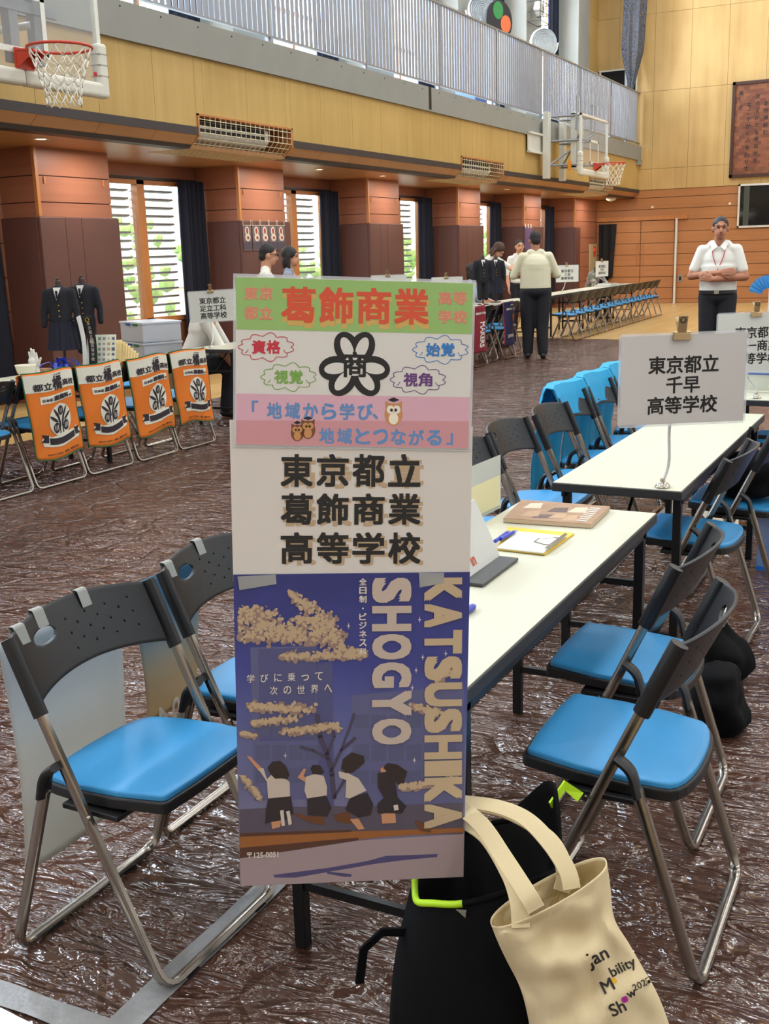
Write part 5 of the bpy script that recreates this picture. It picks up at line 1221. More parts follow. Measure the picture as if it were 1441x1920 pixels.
canv = mat('canvas_cream', (222, 202, 160), .85, var=.05, scale=9, bump=.12, bscale=500)
t = thing('tote_bag', 'cream canvas tote bag with printed words slumped on the floor beside the backpack', 'tote bag')
rows = [((920, 1730), (1136, 1616), .060), ((934, 1766), (1143, 1664), .062), ((950, 1800), (1150, 1722), .058), ((975, 1850), (1178, 1770), .070), ((990, 1905), (1202, 1812), .078), ((1000, 1970), (1232, 1866), .080), ((1012, 2040), (1256, 1930), .070), ((1026, 2100), (1276, 1998), .04)]
dT = 1.80
def tote(a, v, g=0):
    k = v * (len(rows) - 1); j = min(int(k), len(rows) - 2); f = k - j
    def cr(i, s): q = rows[min(max(i, 0), len(rows) - 1)]; return (q[0][s], q[1][s], q[2])
    def sp(get):
        p0, p1, p2, p3 = get(j - 1), get(j), get(j + 1), get(j + 2); return .5 * ((2 * p1) + (p2 - p0) * f + (2 * p0 - 5 * p1 + 4 * p2 - p3) * f * f + (3 * p1 - p0 - 3 * p2 + p3) * f ** 3)
    G = lambda e, s: (lambda i: rows[min(max(i, 0), len(rows) - 1)][e][s])
    lx, ly, rx, ry = sp(G(0, 0)), sp(G(0, 1)), sp(G(1, 0)), sp(G(1, 1)); th = sp(lambda i: rows[min(max(i, 0), len(rows) - 1)][2])
    ca, sa = cos(a), sin(a); sa2 = abs(sa) ** .8 * (1 if sa > 0 else -1)
    px, py = (lx + rx) / 2 + (rx - lx) / 2 * ca * (1 - g), (ly + ry) / 2 + (ry - ly) / 2 * ca * (1 - g)
    if v < .3: px += (.3 - v) * 60 * (-sa2) * .25; py += (.3 - v) * 90 * (-sa2)    # the mouth is seen from above
    d = dT + .05 * v + (th - g * .05) * sa2
    n_ = mnoise.noise(Vector((px * .013, py * .013, sa * 1.3))) * .020 + mnoise.noise(Vector((px * .032, py * .018, sa * 2))) * .013
    if ca > .2: n_ += .012 * sin(v * 22 + ca * 4) * (ca - .2) * max(0, 1 - abs(v - .35) * 3)
    return at_depth(px, py, d + n_ * (1 if v > .05 else .4))
N = 64
mb = MB().grid(lambda u, v: tote(2 * pi * u, v), N, 44, True)
mb.bm.verts.ensure_lookup_table(); k = len(mb.bm.verts); mb.bm.faces.new([mb.bm.verts[i] for i in range(k - N, k)])
body = mb.build('body', canv, t, smooth=True, solid=.002)
MB().grid(lambda u, v: tote(2 * pi * u, .02 + .12 * v, .02), N, 4, True).build('inner_hem', mat('canvas_inner', (206, 180, 126), .9), t, smooth=True)
def strap(pts, name):
    P = [at_depth(x, y, d) for x, y, d in pts]; sm = []
    for i in range(41):
        q = i / 40 * (len(P) - 1); k = min(int(q), len(P) - 2); f = q - k; p0, p1, p2, p3 = P[max(k - 1, 0)], P[k], P[k + 1], P[min(k + 2, len(P) - 1)]
        sm.append(.5 * ((2 * p1) + (p2 - p0) * f + (2 * p0 - 5 * p1 + 4 * p2 - p3) * f * f + (3 * p1 - p0 - 3 * p2 + p3) * f ** 3))
    MB().tube(sm, .01, prof=[(-.015, -.0015), (.015, -.0015), (.015, .0015), (-.015, .0015)], up=FWD).build(name, canv, t, smooth='a', bevel=.001)
strap([(1005, 1706, 1.742), (985, 1672, 1.748), (945, 1610, 1.80), (905, 1550, 1.90), (866, 1515, 2.0), (850, 1500, 2.03)], 'front_handle')
strap([(976, 1740, 1.752), (972, 1690, 1.765), (955, 1640, 1.82), (915, 1575, 1.93), (872, 1545, 2.01), (850, 1535, 2.03)], 'front_handle')
strap([(1072, 1668, 1.815), (1062, 1630, 1.83), (1030, 1580, 1.86), (985, 1535, 1.92), (930, 1512, 1.97), (866, 1503, 2.02), (846, 1500, 2.04)], 'back_handle')
strap([(1052, 1672, 1.85), (1058, 1640, 1.86), (1048, 1600, 1.88), (1018, 1562, 1.92), (950, 1525, 1.99), (880, 1512, 2.03)], 'back_handle')
from mathutils.bvhtree import BVHTree
bv = BVHTree.FromPolygons([v.co.copy() for v in body.data.vertices], [tuple(p.vertices) for p in body.data.polygons])
ang = radians(27); tx_, ty_ = RGT * cos(ang) + UPV * sin(ang), UPV * cos(ang) - RGT * sin(ang)
def printed(s, px, py, w, name, col, bold=.012, shear=0):
    B = basis(at_depth(px, py, 1.5), tx_, ty_); mb = MB(); fit_text(mb, s, B, w=w, bold=bold)
    for v in mb.bm.verts:
        d = (v.co - CAM); h = bv.ray_cast(CAM, d.normalized()); v.co = (h[0] - d.normalized() * .003) if h[0] else v.co + d.normalized() * .25
    mb.build(name, mat('tote_' + name, col, .8), t)
printed('Jan', 1120, 1797, .032, 'first_word', (44, 38, 36)); printed('M', 1138, 1848, .017, 'second_word_initial', (44, 38, 36)); printed('o', 1150, 1839, .008, 'yellow_letter', (236, 180, 40), .09); printed('bility', 1168, 1815, .038, 'second_word', (44, 38, 36))
printed('Sh', 1157, 1890, .022, 'third_word', (44, 38, 36)); printed('o', 1171, 1874, .009, 'magenta_letter', (176, 40, 150), .09); printed('w', 1184, 1864, .013, 'third_word_end', (44, 38, 36)); printed('2025', 1202, 1845, .026, 'year', (70, 64, 60), .004)

def soft_bag(name, label, c, r, h, m, seed, strap_=True):
    t = thing(name, label, 'bag', c); rn = Vector((seed, seed * 2, 0))
    def f(u, v):
        a = 2 * pi * u; k = (1 - (2 * v - 1) ** 4 * .55) * (1 - .25 * v); p = Vector((r[0] * cos(a) * k, r[1] * sin(a) * k, h * v)); q = mnoise.noise(p * 8 + rn) * .05 + mnoise.noise(p * 21 + rn) * .015; return p + Vector((cos(a) * q, sin(a) * q, q * .3 if .1 < v < .95 else 0))
    mb = MB().grid(f, 28, 14, True); mb.bm.verts.ensure_lookup_table(); n = len(mb.bm.verts); mb.bm.faces.new(mb.bm.verts[:28]); mb.bm.faces.new(mb.bm.verts[n - 28:]); mb.build('body', m, t, smooth=True)
    if strap_: MB().tube([(r[0] * .5 * cos(k * pi / 10), .01, h * .92 + .11 * sin(k * pi / 10)) for k in range(11)], .008, 8).build('handle', m, t, smooth=True)
    return t
soft_bag('shoulder_bag', 'black bag on the floor past the backrest of the chair beside the tote', (3.30, .54, .006), (.15, .10, .26), .20, bagblk, 3, False)
soft_bag('shoulder_bag', 'black bag on the floor beside the second table leg, white paper inside', (3.66, .62, .006), (.13, .10, .2), .22, bagblk, 5, False)
MB().box((0, 0, .26), (.12, .07, .05), Matrix.Rotation(.3, 3, 'X')).build('paper_bundle', paper2, bpy.data.objects['shoulder_bag.001'])
soft_bag('seat_bag', 'black bag resting on a chair seat at the edge of view', (4.74, .70, .435), (.17, .15, .2), .20, bagblk, 9)
t = thing('storage_box', 'clear storage box with a bright blue lid on the floor at the edge of view', 'storage box', (5.34, .44, .004))
cb = glass_mat('box_clear_blue', (150, 180, 220), .45, .2); bl_ = mat('lid_blue', (40, 120, 214), .35)
mb = MB(); mb.bb(-.24, .24, -.27, .27, 0, .02); mb.build('base', bl_, t)
mb = MB(); mb.bb(-.24, -.235, -.27, .27, .02, .26).bb(.235, .24, -.27, .27, .02, .26).bb(-.24, .24, -.27, -.265, .02, .26).bb(-.24, .24, .265, .27, .02, .26); mb.build('clear_side', cb, t)
MB().bb(-.255, .255, -.285, .285, .26, .30).build('lid', bl_, t, bevel=.008); MB().bb(-.2, .1, -.2, .2, .02, .07).build('contents', mat('box_contents', (70, 100, 150), .6), t); MB().bb(-.05, .05, -.05, .05, .298, .304).build('lid_label', white_m, t)
q = [onz(1308, 955, .01), onz(1384, 972, .01), onz(1384, 1000, .01), onz(1345, 1004, .01)]
tag(MB().prism(q, (0, 0, .004)).build('paper_sheet', paper2), 'white paper lying on the floor beneath the second table', 'paper')
q = [onz(-60, 1890, .007), onz(-60, 1985, .007), onz(90, 1985, .007), onz(62, 1922, .007), onz(0, 1891, .007)]
tag(MB().prism(q, (0, 0, .003)).build('paper_sheet', paper2), 'corner of a white sheet on the floor in front of the nearest chair', 'paper')
# on the third table
t = thing('booklet', 'pale booklet with blue stripes on the third table', 'booklet', (6.15, .87, .701)); MB().box((0, 0, .09), (.02, .20, .17), Matrix.Rotation(-.25, 3, 'Y')).build('cover', paper2, t)
mb = MB()
for k in range(3): mb.box((-.016 + .006 * k, .02, .10 + .022 * k), (.008, .12, .008), Matrix.Rotation(-.25, 3, 'Y'))
mb.build('blue_stripe', mat('stripe_blue', (90, 110, 180), .5), t)
t = thing('paper_tray', 'flat white tray on the third table', 'tray', (6.45, 1.0, .701)); MB().bb(-.16, .16, -.12, .12, 0, .02).build('tray', white_m, t, bevel=.004); MB().bb(-.14, .14, -.10, .10, .02, .03).build('paper', paper2, t)
# blue fan on a stick at the edge of view
fc = at_depth(1442, 556, 6.3); t = thing('hand_fan', 'blue pleated hand fan standing up at the edge of view', 'hand fan', (fc.x, fc.y, .70))
B = basis((0, 0, fc.z - .70), RGT, UPV); mb = MB(); M_ = 22
def ff(u, v): a = radians(15 + 150 * u); r = .05 + .075 * v; return B @ Vector((r * cos(a), r * sin(a), .004 * (1 if int(round(u * M_)) % 2 else -1)))
mb.grid(ff, M_, 1).build('leaf', mat('fan_blue', (60, 140, 204), .5), t, solid=.0015); MB().cyl((0, 0, 0), (0, 0, fc.z - .70 + .05), .006).lathe([(0, 0), (.05, 0), (.05, .01), (0, .012)]).build('stick', white_m, t)
# cable along the wall side of the third table not shown

# ================================================================== display on the window-side table
t = thing('bowl', 'white bowl standing on the display table behind the orange covers', 'bowl', (5.75, 5.86, .70)); MB().lathe([(0, .004), (.035, .0), (.04, .006), (.06, .03), (.072, .07), (.074, .085), (.070, .085), (.056, .035), (.03, .012), (0, .01)]).build('bowl_body', mat('ceramic_white', (232, 228, 208), .3), t, smooth='a'); MB().lathe([(.0715, .083), (.0735, .088), (.076, .083)]).build('rim', mat('ceramic_white', (232, 228, 208), .3), t, smooth=True)
hv = mat('display_hand', (224, 222, 214), .25)
t = thing('hand_figure', 'white model hand standing upright beside the bowl', 'hand model', (5.86, 5.88, .70)); mb = MB().cap((0, 0, .0), .035, (0, 0, .05), .03); mb.cap((0, 0, .05), .03, (0, .01, .10), .038)
for k, (y, h) in enumerate(((.032, .165), (.012, .19), (-.008, .183), (-.028, .16))): mb.cap((0, y, .10), .011, (-.008, y * 1.15, h), .008)
mb.cap((0, -.03, .07), .012, (-.012, -.075, .125), .009)
o = mb.build('hand_body', hv, t); r_ = o.modifiers.new('r', 'REMESH'); r_.mode = 'VOXEL'; r_.voxel_size = .005; r_.use_smooth_shade = True; freeze(o); MB().lathe([(0, 0), (.05, 0), (.048, .012), (0, .014)]).build('plinth', hv, t)
t = thing('blue_cloth', 'crumpled royal blue ribbon pile on the display table', 'ribbon'); rn = random.Random(4); mb = MB(); c = Vector((6.12, 5.88, .705))
for k in range(16):
    a = rn.uniform(0, 6.28); p = c + Vector((rn.uniform(-.10, .10), rn.uniform(-.08, .08), .008)); d = Vector((cos(a), sin(a), 0)) * rn.uniform(.05, .10); h = rn.uniform(.03, .085)
    mb.tube([p - d, p - d * .4 + Vector((0, 0, h)), p + d * .4 + Vector((0, 0, h * .8)), p + d], .004, prof=[(-.012, -.001), (.012, -.001), (.012, .001), (-.012, .001)])
mb.build('ribbon_loops', mat('ribbon_blue', (36, 62, 176), .4), t, smooth='a')
t = thing('item_box', 'small brown box by the blue ribbon on the display table', 'box', (5.98, 5.92, .70)); MB().bb(-.04, .04, -.05, .05, 0, .035).build('carton', mat('carton', (176, 140, 96), .7), t); MB().bb(-.041, .041, -.01, .01, -.0, .036).build('label_strip', mat('pink_strip', (214, 120, 130), .6), t)
# sash on a clear rack
t = thing('sash_stand', 'black sash with white characters on a curved clear rack', 'sash', (6.27, 5.70, .70))
Bs = Matrix.Rotation(-pi / 2 + .2, 4, 'Z')
def sf(u, v): return Bs @ Vector((.035 * (2 * u - 1) + .0, .03 * sin(pi * v) - .03 * v, .02 + .38 * v))
MB().grid(lambda u, v: sf(u, v), 4, 16).build('sash', mat('sash_black', (24, 24, 28), .7), t, smooth=True, solid=.002)
mb = MB()
for i, ch in enumerate('東京都立橘高等学校'): fit_text(mb, ch, T(0, .86 - .088 * i), h=.075 if ch != '橘' else .10, bold=.02)
for v in mb.bm.verts: q = v.co; v.co = sf(.5 + q.x * 5.2, q.y) + Vector((-.004, -.002, 0))
mb.build('lettering', sw, t); MB().tube([sf(-.5, v / 10) + Vector((0, .0, 0)) for v in range(11)], .01, prof=[(-.002, -.022), (.002, -.022), (.002, .022), (-.002, .022)]).build('rack', mat('rack_white', (226, 228, 226), .2), t); MB().bb(-.07, .06, -.06, .06, 0, .02).build('base', lblk, t); MB().tube([sf(.5, .93) + Vector((-.006, .018 * cos(a), .014 * sin(a))) for a in [k * pi / 6 for k in range(12)]], .003, 6, closed=True).build('gold_emblem', mat('gold', (196, 160, 60), .3, metal=.8), t)
t = thing('photo_board', 'white board of many tiny product pictures leaning on the display table', 'display board', (6.33, 5.68, .70))
Bb = Matrix.Rotation(-pi / 2 + .3, 4, 'Z') @ Matrix.Rotation(radians(-14), 4, 'X'); w_, h_ = .115, .26
MB().prism([Bb @ Vector(p) for p in ((-w_, 0, .0), (w_, 0, 0), (w_, 0, h_), (-w_, 0, h_))], Bb.to_3x3() @ Vector((0, .006, 0))).build('board', mat('board_paper', (226, 228, 210), .5), t)
rn = random.Random(6); PIC = [(70, 110, 170), (180, 110, 80), (110, 150, 120), (150, 150, 160), (196, 160, 110), (90, 90, 110)]
for k, cl_ in enumerate(PIC):
    mb = MB()
    for q in range(6):
        i = (k + q * 6); cx, cz = -w_ + .025 + (i % 6) * .037, h_ - .03 - (i // 6) * .040; s = rn.uniform(.006, .013)
        mb.poly([Bb @ Vector(p) for p in ((cx - s, -.001, cz - s), (cx + s, -.001, cz - s), (cx + s, -.001, cz + s), (cx - s, -.001, cz + s))])
    mb.build('picture_print', mat('board_pic_%d' % k, cl_, .6), t)
MB().prism([Bb @ Vector((-.02, .006, .2)), Bb @ Vector((.02, .006, .2)), Vector((.14, .04, 0)), Vector((.14, 0, 0))], (0, 0, .004)).build('easel_leg', lblk, t)
kraft = mat('bag_tan', (216, 190, 132), .8, var=.06, scale=14)
for k in range(7):
    t = thing('folded_bag', 'tan folded bag leaning on the display table, %s in the stack' % ordn[k + 1], 'bag', (6.50 + .010 * k, 5.745, .70), 0, 'tan folded bags')
    Bk = Matrix.Rotation(-1.15, 4, 'Z') @ Matrix.Rotation(radians(-24 - 3 * k), 4, 'X')
    def kf(u, v, k=k): return Bk @ Vector((-.15 + .24 * u + .012 * k, .006 * sin(9 * u + k) + .005 * k, .015 + (.20 - .012 * k) * v))
    MB().grid(kf, 12, 6).build('bag_body', kraft, t, smooth=True, solid=.006)
# mannequins in blazers
blz = mat('blazer_navy', (24, 25, 34), .85, var=.1, scale=20); skirt_m = mat('skirt_navy', (28, 30, 46), .85); shirt_m = mat('shirt_white', (228, 226, 216), .7); btn = mat('gold', (196, 160, 60), .3, metal=.8); dkw = mat('neck_wood', (62, 36, 26), .4)
def blob(shapes, vox, smooth=2):
    mb = MB()
    for s in shapes:
        if s[0] == 'c': mb.cap(*s[1:5])
        elif s[0] == 'e': mb.sph(s[1], s[2], 18, s[3] if len(s) > 3 else None)
        elif s[0] == 'b': mb.box(s[1], s[2], s[3] if len(s) > 3 else None)
    return mb
def blob_obj(name, shapes, m, parent, vox=.012, smooth=3, M=None):
    mb = blob(shapes, vox)
    if M is not None: mb.mat4(M)
    o = mb.build(name, m, parent); r = o.modifiers.new('r', 'REMESH'); r.mode = 'VOXEL'; r.voxel_size = vox; r.use_smooth_shade = True
    if smooth: k = o.modifiers.new('s', 'SMOOTH'); k.iterations = smooth; k.factor = .5
    freeze(o); o.data.polygons.foreach_set('use_smooth', [True] * len(o.data.polygons)); 
    if not o.data.materials: o.data.materials.append(m)
    return o
def mannequin(label, loc, rz, skirt, s=.50):
    t = thing('uniform_mannequin', label, 'mannequin', loc, rz, 'small mannequins in school uniform'); S = Matrix.Diagonal((s, s, s, 1)); z = 1.0 / s * .0
    base = .30
    def v(x, y, q): return (x, y, q + base / s)
    blob_obj('blazer', [('c', v(0, 0, .12), .15, v(0, 0, .30), .14), ('c', v(0, 0, .30), .14, v(0, 0, .52), .145), ('e', v(0, 0, .57), (.10, .19, .06)), ('c', v(0, .19, .55), .062, v(.01, .245, .28), .055), ('c', v(.01, .245, .28), .055, v(.05, .25, .06), .048), ('c', v(0, -.19, .55), .062, v(.01, -.245, .28), .055), ('c', v(.01, -.245, .28), .055, v(.05, -.25, .06), .048)], blz, t, .018, 2, S)
    m = MB(); m.prism([v(.146, -.012, .44), v(.10, .055, .62), v(.10, -.055, .62)], (.02, 0, 0)).mat4(S).build('shirt', shirt_m, t)
    MB().prism([v(.168, -.018, .575), v(.168, .018, .575), v(.168, .012, .46), v(.168, -.012, .46)], (.012, 0, 0)).mat4(S).build('tie', skirt_m, t)
    m = MB()
    for q in (.36, .28, .20): m.sph(v(.152, .012, q), .012, 10)
    m.mat4(S).build('button', btn, t)
    m = MB().cap(v(0, 0, .60), .05, v(0, 0, .70), .045).sph(v(0, 0, .745), (.03, .03, .03), 12).mat4(S).build('neck_cap', dkw, t, smooth=True)
    if skirt:
        m = MB().grid(lambda u, w_: Vector(v((.16 + .05 * (1 - w_) + .012 * sin(2 * pi * u * 16)) * cos(2 * pi * u), (.17 + .06 * (1 - w_) + .012 * sin(2 * pi * u * 16)) * sin(2 * pi * u), -.30 + .42 * w_)), 128, 6, True).mat4(S); m.build('skirt', skirt_m, t)
    else:
        m = MB().cap(v(0, .08, .1), .085, v(0, .08, -.35), .07).cap(v(0, -.08, .1), .085, v(0, -.08, -.35), .07).mat4(S); m.build('trousers', blz, t, smooth=True)
    m = MB().cyl((0, 0, 0), v(0, 0, -.2), .02); m.mat4(S).lathe([(0, 0), (.085, 0), (.08, .012), (.02, .02), (0, .02)]); m.build('stand', dkw, t, smooth='a')
p = ony(115, 600, 5.93); mannequin('small mannequin in a girls navy blazer and pleated skirt on the display table', (p.x, 5.93, .702), pi + .55, True)
p = ony(157, 600, 5.97); mannequin('small mannequin in a boys navy blazer and tie behind the sash', (p.x + .03, 5.985, .702), pi + .5, False, .51)
# clear boxes by the window
cbx = glass_mat('box_clear', (222, 228, 236), .6, .25)
bx_ = (8.46, 6.92); rzb = -.45
for k, (z0, h, lab) in enumerate(((.55, .17, 'lower clear plastic box under another, stacked by the first louvred window'), (.725, .19, 'upper clear plastic box with green and blue latches by the first louvred window'))):
    t = thing('plastic_box', lab, 'plastic box', (bx_[0], bx_[1], z0), rzb, 'clear plastic boxes'); 
    mb = MB(); mb.bb(-.20, .20, -.25, .25, 0, .01).bb(-.20, -.195, -.25, .25, 0, h).bb(.195, .20, -.25, .25, 0, h).bb(-.2, .2, -.25, -.245, 0, h).bb(-.2, .2, .245, .25, 0, h); mb.build('body', cbx, t)
    MB().bb(-.21, .21, -.26, .26, h - .02, h).build('lid', cbx, t, bevel=.005); MB().bb(-.17, .17, -.22, .22, .012, .06 + .02 * k).build('contents', mat('box_paper_%d' % k, (190, 150, 110) if k else (170, 176, 200), .7), t)
    for y, c_ in ((-.1, 'latch_green'), (.06, 'latch_blue')): MB().bb(-.212, -.2, y - .045, y + .045, h - .035, h - .015).build('latch', mat(c_, (40, 120, 70) if 'g' == c_[6] else (50, 90, 180), .4), t)
t = thing('cardboard_box', 'brown cardboard box under the clear plastic boxes', 'cardboard box', (bx_[0], bx_[1], .004), rzb); MB().bb(-.22, .22, -.27, .27, 0, .545).build('carton', mat('carton', (176, 140, 96), .7), t, bevel=.004); MB().bb(-.222, .222, -.025, .025, .3, .546).build('packing_tape', mat('packing_tape', (196, 164, 116), .3), t)
# ================================================================== people
skin_m = mat('skin_tone', (206, 150, 118), .55, var=.05, scale=20); skin_t = mat('skin_tan', (176, 118, 88), .55, var=.05, scale=20); hair_m = mat('hair_black', (26, 22, 22), .6); hair_b = mat('hair_brown', (70, 46, 34), .6)
eye_m = mat('eye_dark', (30, 22, 20), .3); lip_m = mat('lip', (160, 90, 80), .5); shoe_m = mat('shoe_black', (22, 22, 24), .4); trs_m = mat('trouser_black', (26, 27, 34), .85, var=.1, scale=10)
polo_m = mat('polo_cream', (226, 222, 192), .85, var=.04, scale=8); whitesh = mat('shirt_white', (228, 226, 216), .7)
def ease(a, b, f): return tuple(p + (q - p) * f for p, q in zip(a, b))
def hand(w, d, n, curl=.35, s=1.0):
    """palm and five bent fingers: w wrist, d pointing direction, n palm normal"""
    w, d, n = Vector(w), Vector(d).normalized(), Vector(n).normalized(); n = (n - d * n.dot(d)).normalized(); r = d.cross(n); S = []
    P = lambda a, b, c: tuple(w + d * (a * s) + r * (b * s) + n * (c * s))
    S += [('c', P(.015, -.018, 0), .017 * s, P(.085, -.026, 0), .015 * s), ('c', P(.015, .0, 0), .018 * s, P(.09, 0, 0), .016 * s), ('c', P(.015, .018, 0), .017 * s, P(.085, .026, 0), .014 * s)]
    for b, L in ((-.031, .068), (-.010, .080), (.011, .074), (.031, .056)):
        a0 = P(.088, b, 0); a1 = P(.088 + L * .5 * cos(curl * .6), b * 1.05, L * .5 * sin(curl * .6)); a2 = P(.088 + L * .5 * cos(curl * .6) + L * .5 * cos(curl * 1.8), b * 1.05, L * .5 * sin(curl * .6) + L * .5 * sin(curl * 1.8))
        S += [('c', a0, .0095 * s, a1, .009 * s), ('c', a1, .009 * s, a2, .0075 * s)]
    S += [('c', P(.03, -.03, 0), .013 * s, P(.065, -.058, .012), .010 * s), ('c', P(.065, -.058, .012), .010 * s, P(.095, -.062, .02), .008 * s)]
    return S
def person(label, loc, yaw, H=1.72, bulk=1.0, sit=False, lean=0, arms=None, head=(0, 0), shirt=whitesh, trousers=trs_m, hair='short', hairm=hair_m, skin=skin_m, sleeve=.62, vox=.011, belt=False, glasses=False, lanyard=False, feet=True, stride=0, seat_z=.44):
    """x forward, y to the person's left; arms = {1/-1: (elbow, wrist, dir, normal)} for the left/right arm"""
    s = H / 1.72; t = thing('person', label, 'person', loc, yaw); SC_ = Matrix.Diagonal((s, s, s, 1))
    hz = .93 if not sit else seat_z / s + .09; up = Matrix.Translation((0, 0, hz)) @ Matrix.Rotation(lean, 4, 'Y') @ Matrix.Translation((0, 0, -.93))
    U = lambda x, y, z: tuple(up @ Vector((x, y, z)))
    b = bulk
    hp, hyaw = head; Hd = up @ Matrix.Translation((.01, 0, 1.49)) @ Matrix.Rotation(hyaw, 4, 'Z') @ Matrix.Rotation(hp, 4, 'Y') @ Matrix.Translation((.02, 0, .125)); R3 = Hd.to_3x3()
    hd = lambda x, y, z: tuple(Hd @ Vector((x, y, z)))
    B = [('e', hd(-.012, 0, .02), (.096, .078, .098), R3), ('e', hd(.025, 0, -.045), (.066, .060, .072), R3), ('e', hd(.045, 0, -.085), (.035, .04, .026), R3), ('c', hd(.088, 0, .0), .010, hd(.104, 0, -.034), .014), ('e', hd(.078, 0, .025), (.018, .055, .012), R3),
         ('e', hd(-.012, .080, -.012), (.020, .011, .032), R3), ('e', hd(-.012, -.080, -.012), (.020, .011, .032), R3), ('c', U(0, 0, 1.40), .062, hd(-.02, 0, -.06), .056)]
    B += [('c', U(0, 0, .98), .09, U(0, 0, 1.36), .09)]
    A = arms or {1: ((.02, .25, 1.13), (.10, .23, .90), (0.2, 0, -1), (0, -1, 0)), -1: ((.02, -.25, 1.13), (.10, -.23, .90), (0.2, 0, -1), (0, 1, 0))}
    S = []
    for k, (el, wr, d, n) in A.items():
        sh = U(0, k * .172 * (.8 + .2 * b), 1.395); el_, wr_ = U(*el), U(*wr); dd = up.to_3x3() @ Vector(d); nn = up.to_3x3() @ Vector(n)
        B += [('c', sh, .050, el_, .041), ('c', el_, .042, wr_, .029)] + hand(wr_, dd, nn)
        f = min(sleeve, 1); S += [('c', sh, .056 * (.7 + .3 * b), ease(sh, el_, f), .052 * (.7 + .3 * b))]
        if sleeve > 1: S += [('c', el_, .055, ease(el_, wr_, sleeve - 1), .048)]
    L = []; F = []
    for k in (1, -1):
        hip = (0, k * .085 * b, hz - .02)
        if sit: kn = (.42, k * .10, hz + .0); an = (.40 + .05 * k, k * .10, .085)
        else: kn = (.015 + stride * k * .5, k * .095, .49); an = (stride * k * (1 if stride * k > 0 else 1.4), k * .10, .09)
        B += [('c', hip, .07, kn, .052), ('c', kn, .052, an, .04), ('c', an, .04, (an[0] + .12, an[1], .04), .03)]
        L += [('c', hip, .100 * (.5 + .5 * b), kn, .080 * (.5 + .5 * b)), ('c', kn, .080 * (.5 + .5 * b), (an[0], an[1], an[2] + .01), .066 * (.7 + .3 * b))]
        F += [[('c', (an[0] - .03, an[1], .045), .044, (an[0] + .08, an[1] + .01 * k, .038), .042), ('c', (an[0] + .08, an[1] + .01 * k, .038), .042, (an[0] + .17, an[1] + .02 * k, .032), .032)]]
    S += [('e', U(0, 0, 1.26), (.122 * b, .178 * (.75 + .25 * b), .19))] + [('e', U(.010 * b, 0, 1.22 - .03 * q), (.128 * b, (.170 + .0005 * q) * b * (1 if b < 1.2 else .96), .075)) for q in range(9)] + [('c', U(0, -.150, 1.395), .058, U(0, .150, 1.395), .058), ('c', U(0, -.07, 1.44), .058, U(0, .07, 1.44), .058)]
    L += [('e', (0, 0, hz + .0), (.125 * b, .168 * b, .11))]
    blob_obj('body', B, skin, t, vox * .72, 2, SC_)
    sh_o = blob_obj('shirt', S, shirt, t, vox, 3, SC_)
    blob_obj('trousers', L, trousers, t, vox * 1.2, 3, SC_)
    if feet:
        for f in F: blob_obj('shoe', f, shoe_m, t, .009, 2, SC_)
    if hair == 'short': Hs = [('e', hd(-.022, 0, .038), (.098, .083, .093), R3), ('e', hd(-.06, 0, -.01), (.055, .072, .07), R3)]
    elif hair == 'bob': Hs = [('e', hd(-.022, 0, .038), (.104, .092, .098), R3), ('e', hd(-.055, 0, -.05), (.06, .092, .12), R3), ('c', hd(-.02, .082, .02), .025, hd(-.015, .088, -.13), .02), ('c', hd(-.02, -.082, .02), .025, hd(-.015, -.088, -.13), .02)]
    else: Hs = [('e', hd(-.020, 0, .034), (.099, .083, .091), R3)]
    blob_obj('hair', Hs, hairm, t, .009, 1, SC_)
    m = MB()
    for k in (1, -1): m.sph(Vector(hd(.083, k * .031, .008)), (.008, .012, .0055), 10, R3)
    m.mat4(SC_).build('eyes', eye_m, t, smooth=True)
    m = MB()
    for k in (1, -1): m.tube([hd(.090, k * .014, .030), hd(.090, k * .032, .034), hd(.078, k * .05, .027)], .004, 6)
    m.mat4(SC_).build('eyebrows', hairm, t); MB().sph(Vector(hd(.086, 0, -.062)), (.008, .022, .006), 10, R3).mat4(SC_).build('lips', lip_m, t, smooth=True)
    if glasses:
        m = MB()
        for k in (1, -1): m.tube([hd(.104, k * .033 + .024 * cos(a), .006 + .018 * sin(a)) for a in [q * pi / 7 for q in range(14)]], .0035, 6, closed=True); m.tube([hd(.10, k * .056, .012), hd(.0, k * .086, .012)], .003, 6)
        m.tube([hd(.104, .009, .01), hd(.104, -.009, .01)], .003, 6); m.mat4(SC_).build('glasses', shoe_m, t)
    if belt:
        bt = MB(); bt.tube([(.134 * b * cos(a) + .004, .171 * b * sin(a), .965) for a in [q * pi / 20 for q in range(40)]], .01, prof=[(-.004, -.018), (.004, -.018), (.004, .018), (-.004, .018)], closed=True).mat4(SC_); bt.build('belt', shoe_m, t); MB().box((.142 * b, 0, .965), (.01, .05, .035)).mat4(SC_).build('buckle', chrome, t)
    if lanyard:
        m = MB()
        for k in (1, -1): m.tube([U(-.03, k * .062, 1.475), U(.075, k * .075, 1.44), U(.131, k * .05, 1.32), U(.148, 0, 1.19)], .005, 6)
        m.mat4(SC_).build('lanyard', mat('lanyard_pink', (206, 90, 96), .6), t)
        m = MB()
        for k in (1, -1): m.prism([U(.06, k * .055, 1.485), U(.112, k * .012, 1.425), U(.128, k * .065, 1.385), U(.07, k * .09, 1.455)], (.006, 0, .004))
        m.mat4(SC_).build('collar', shirt, t)
    return t
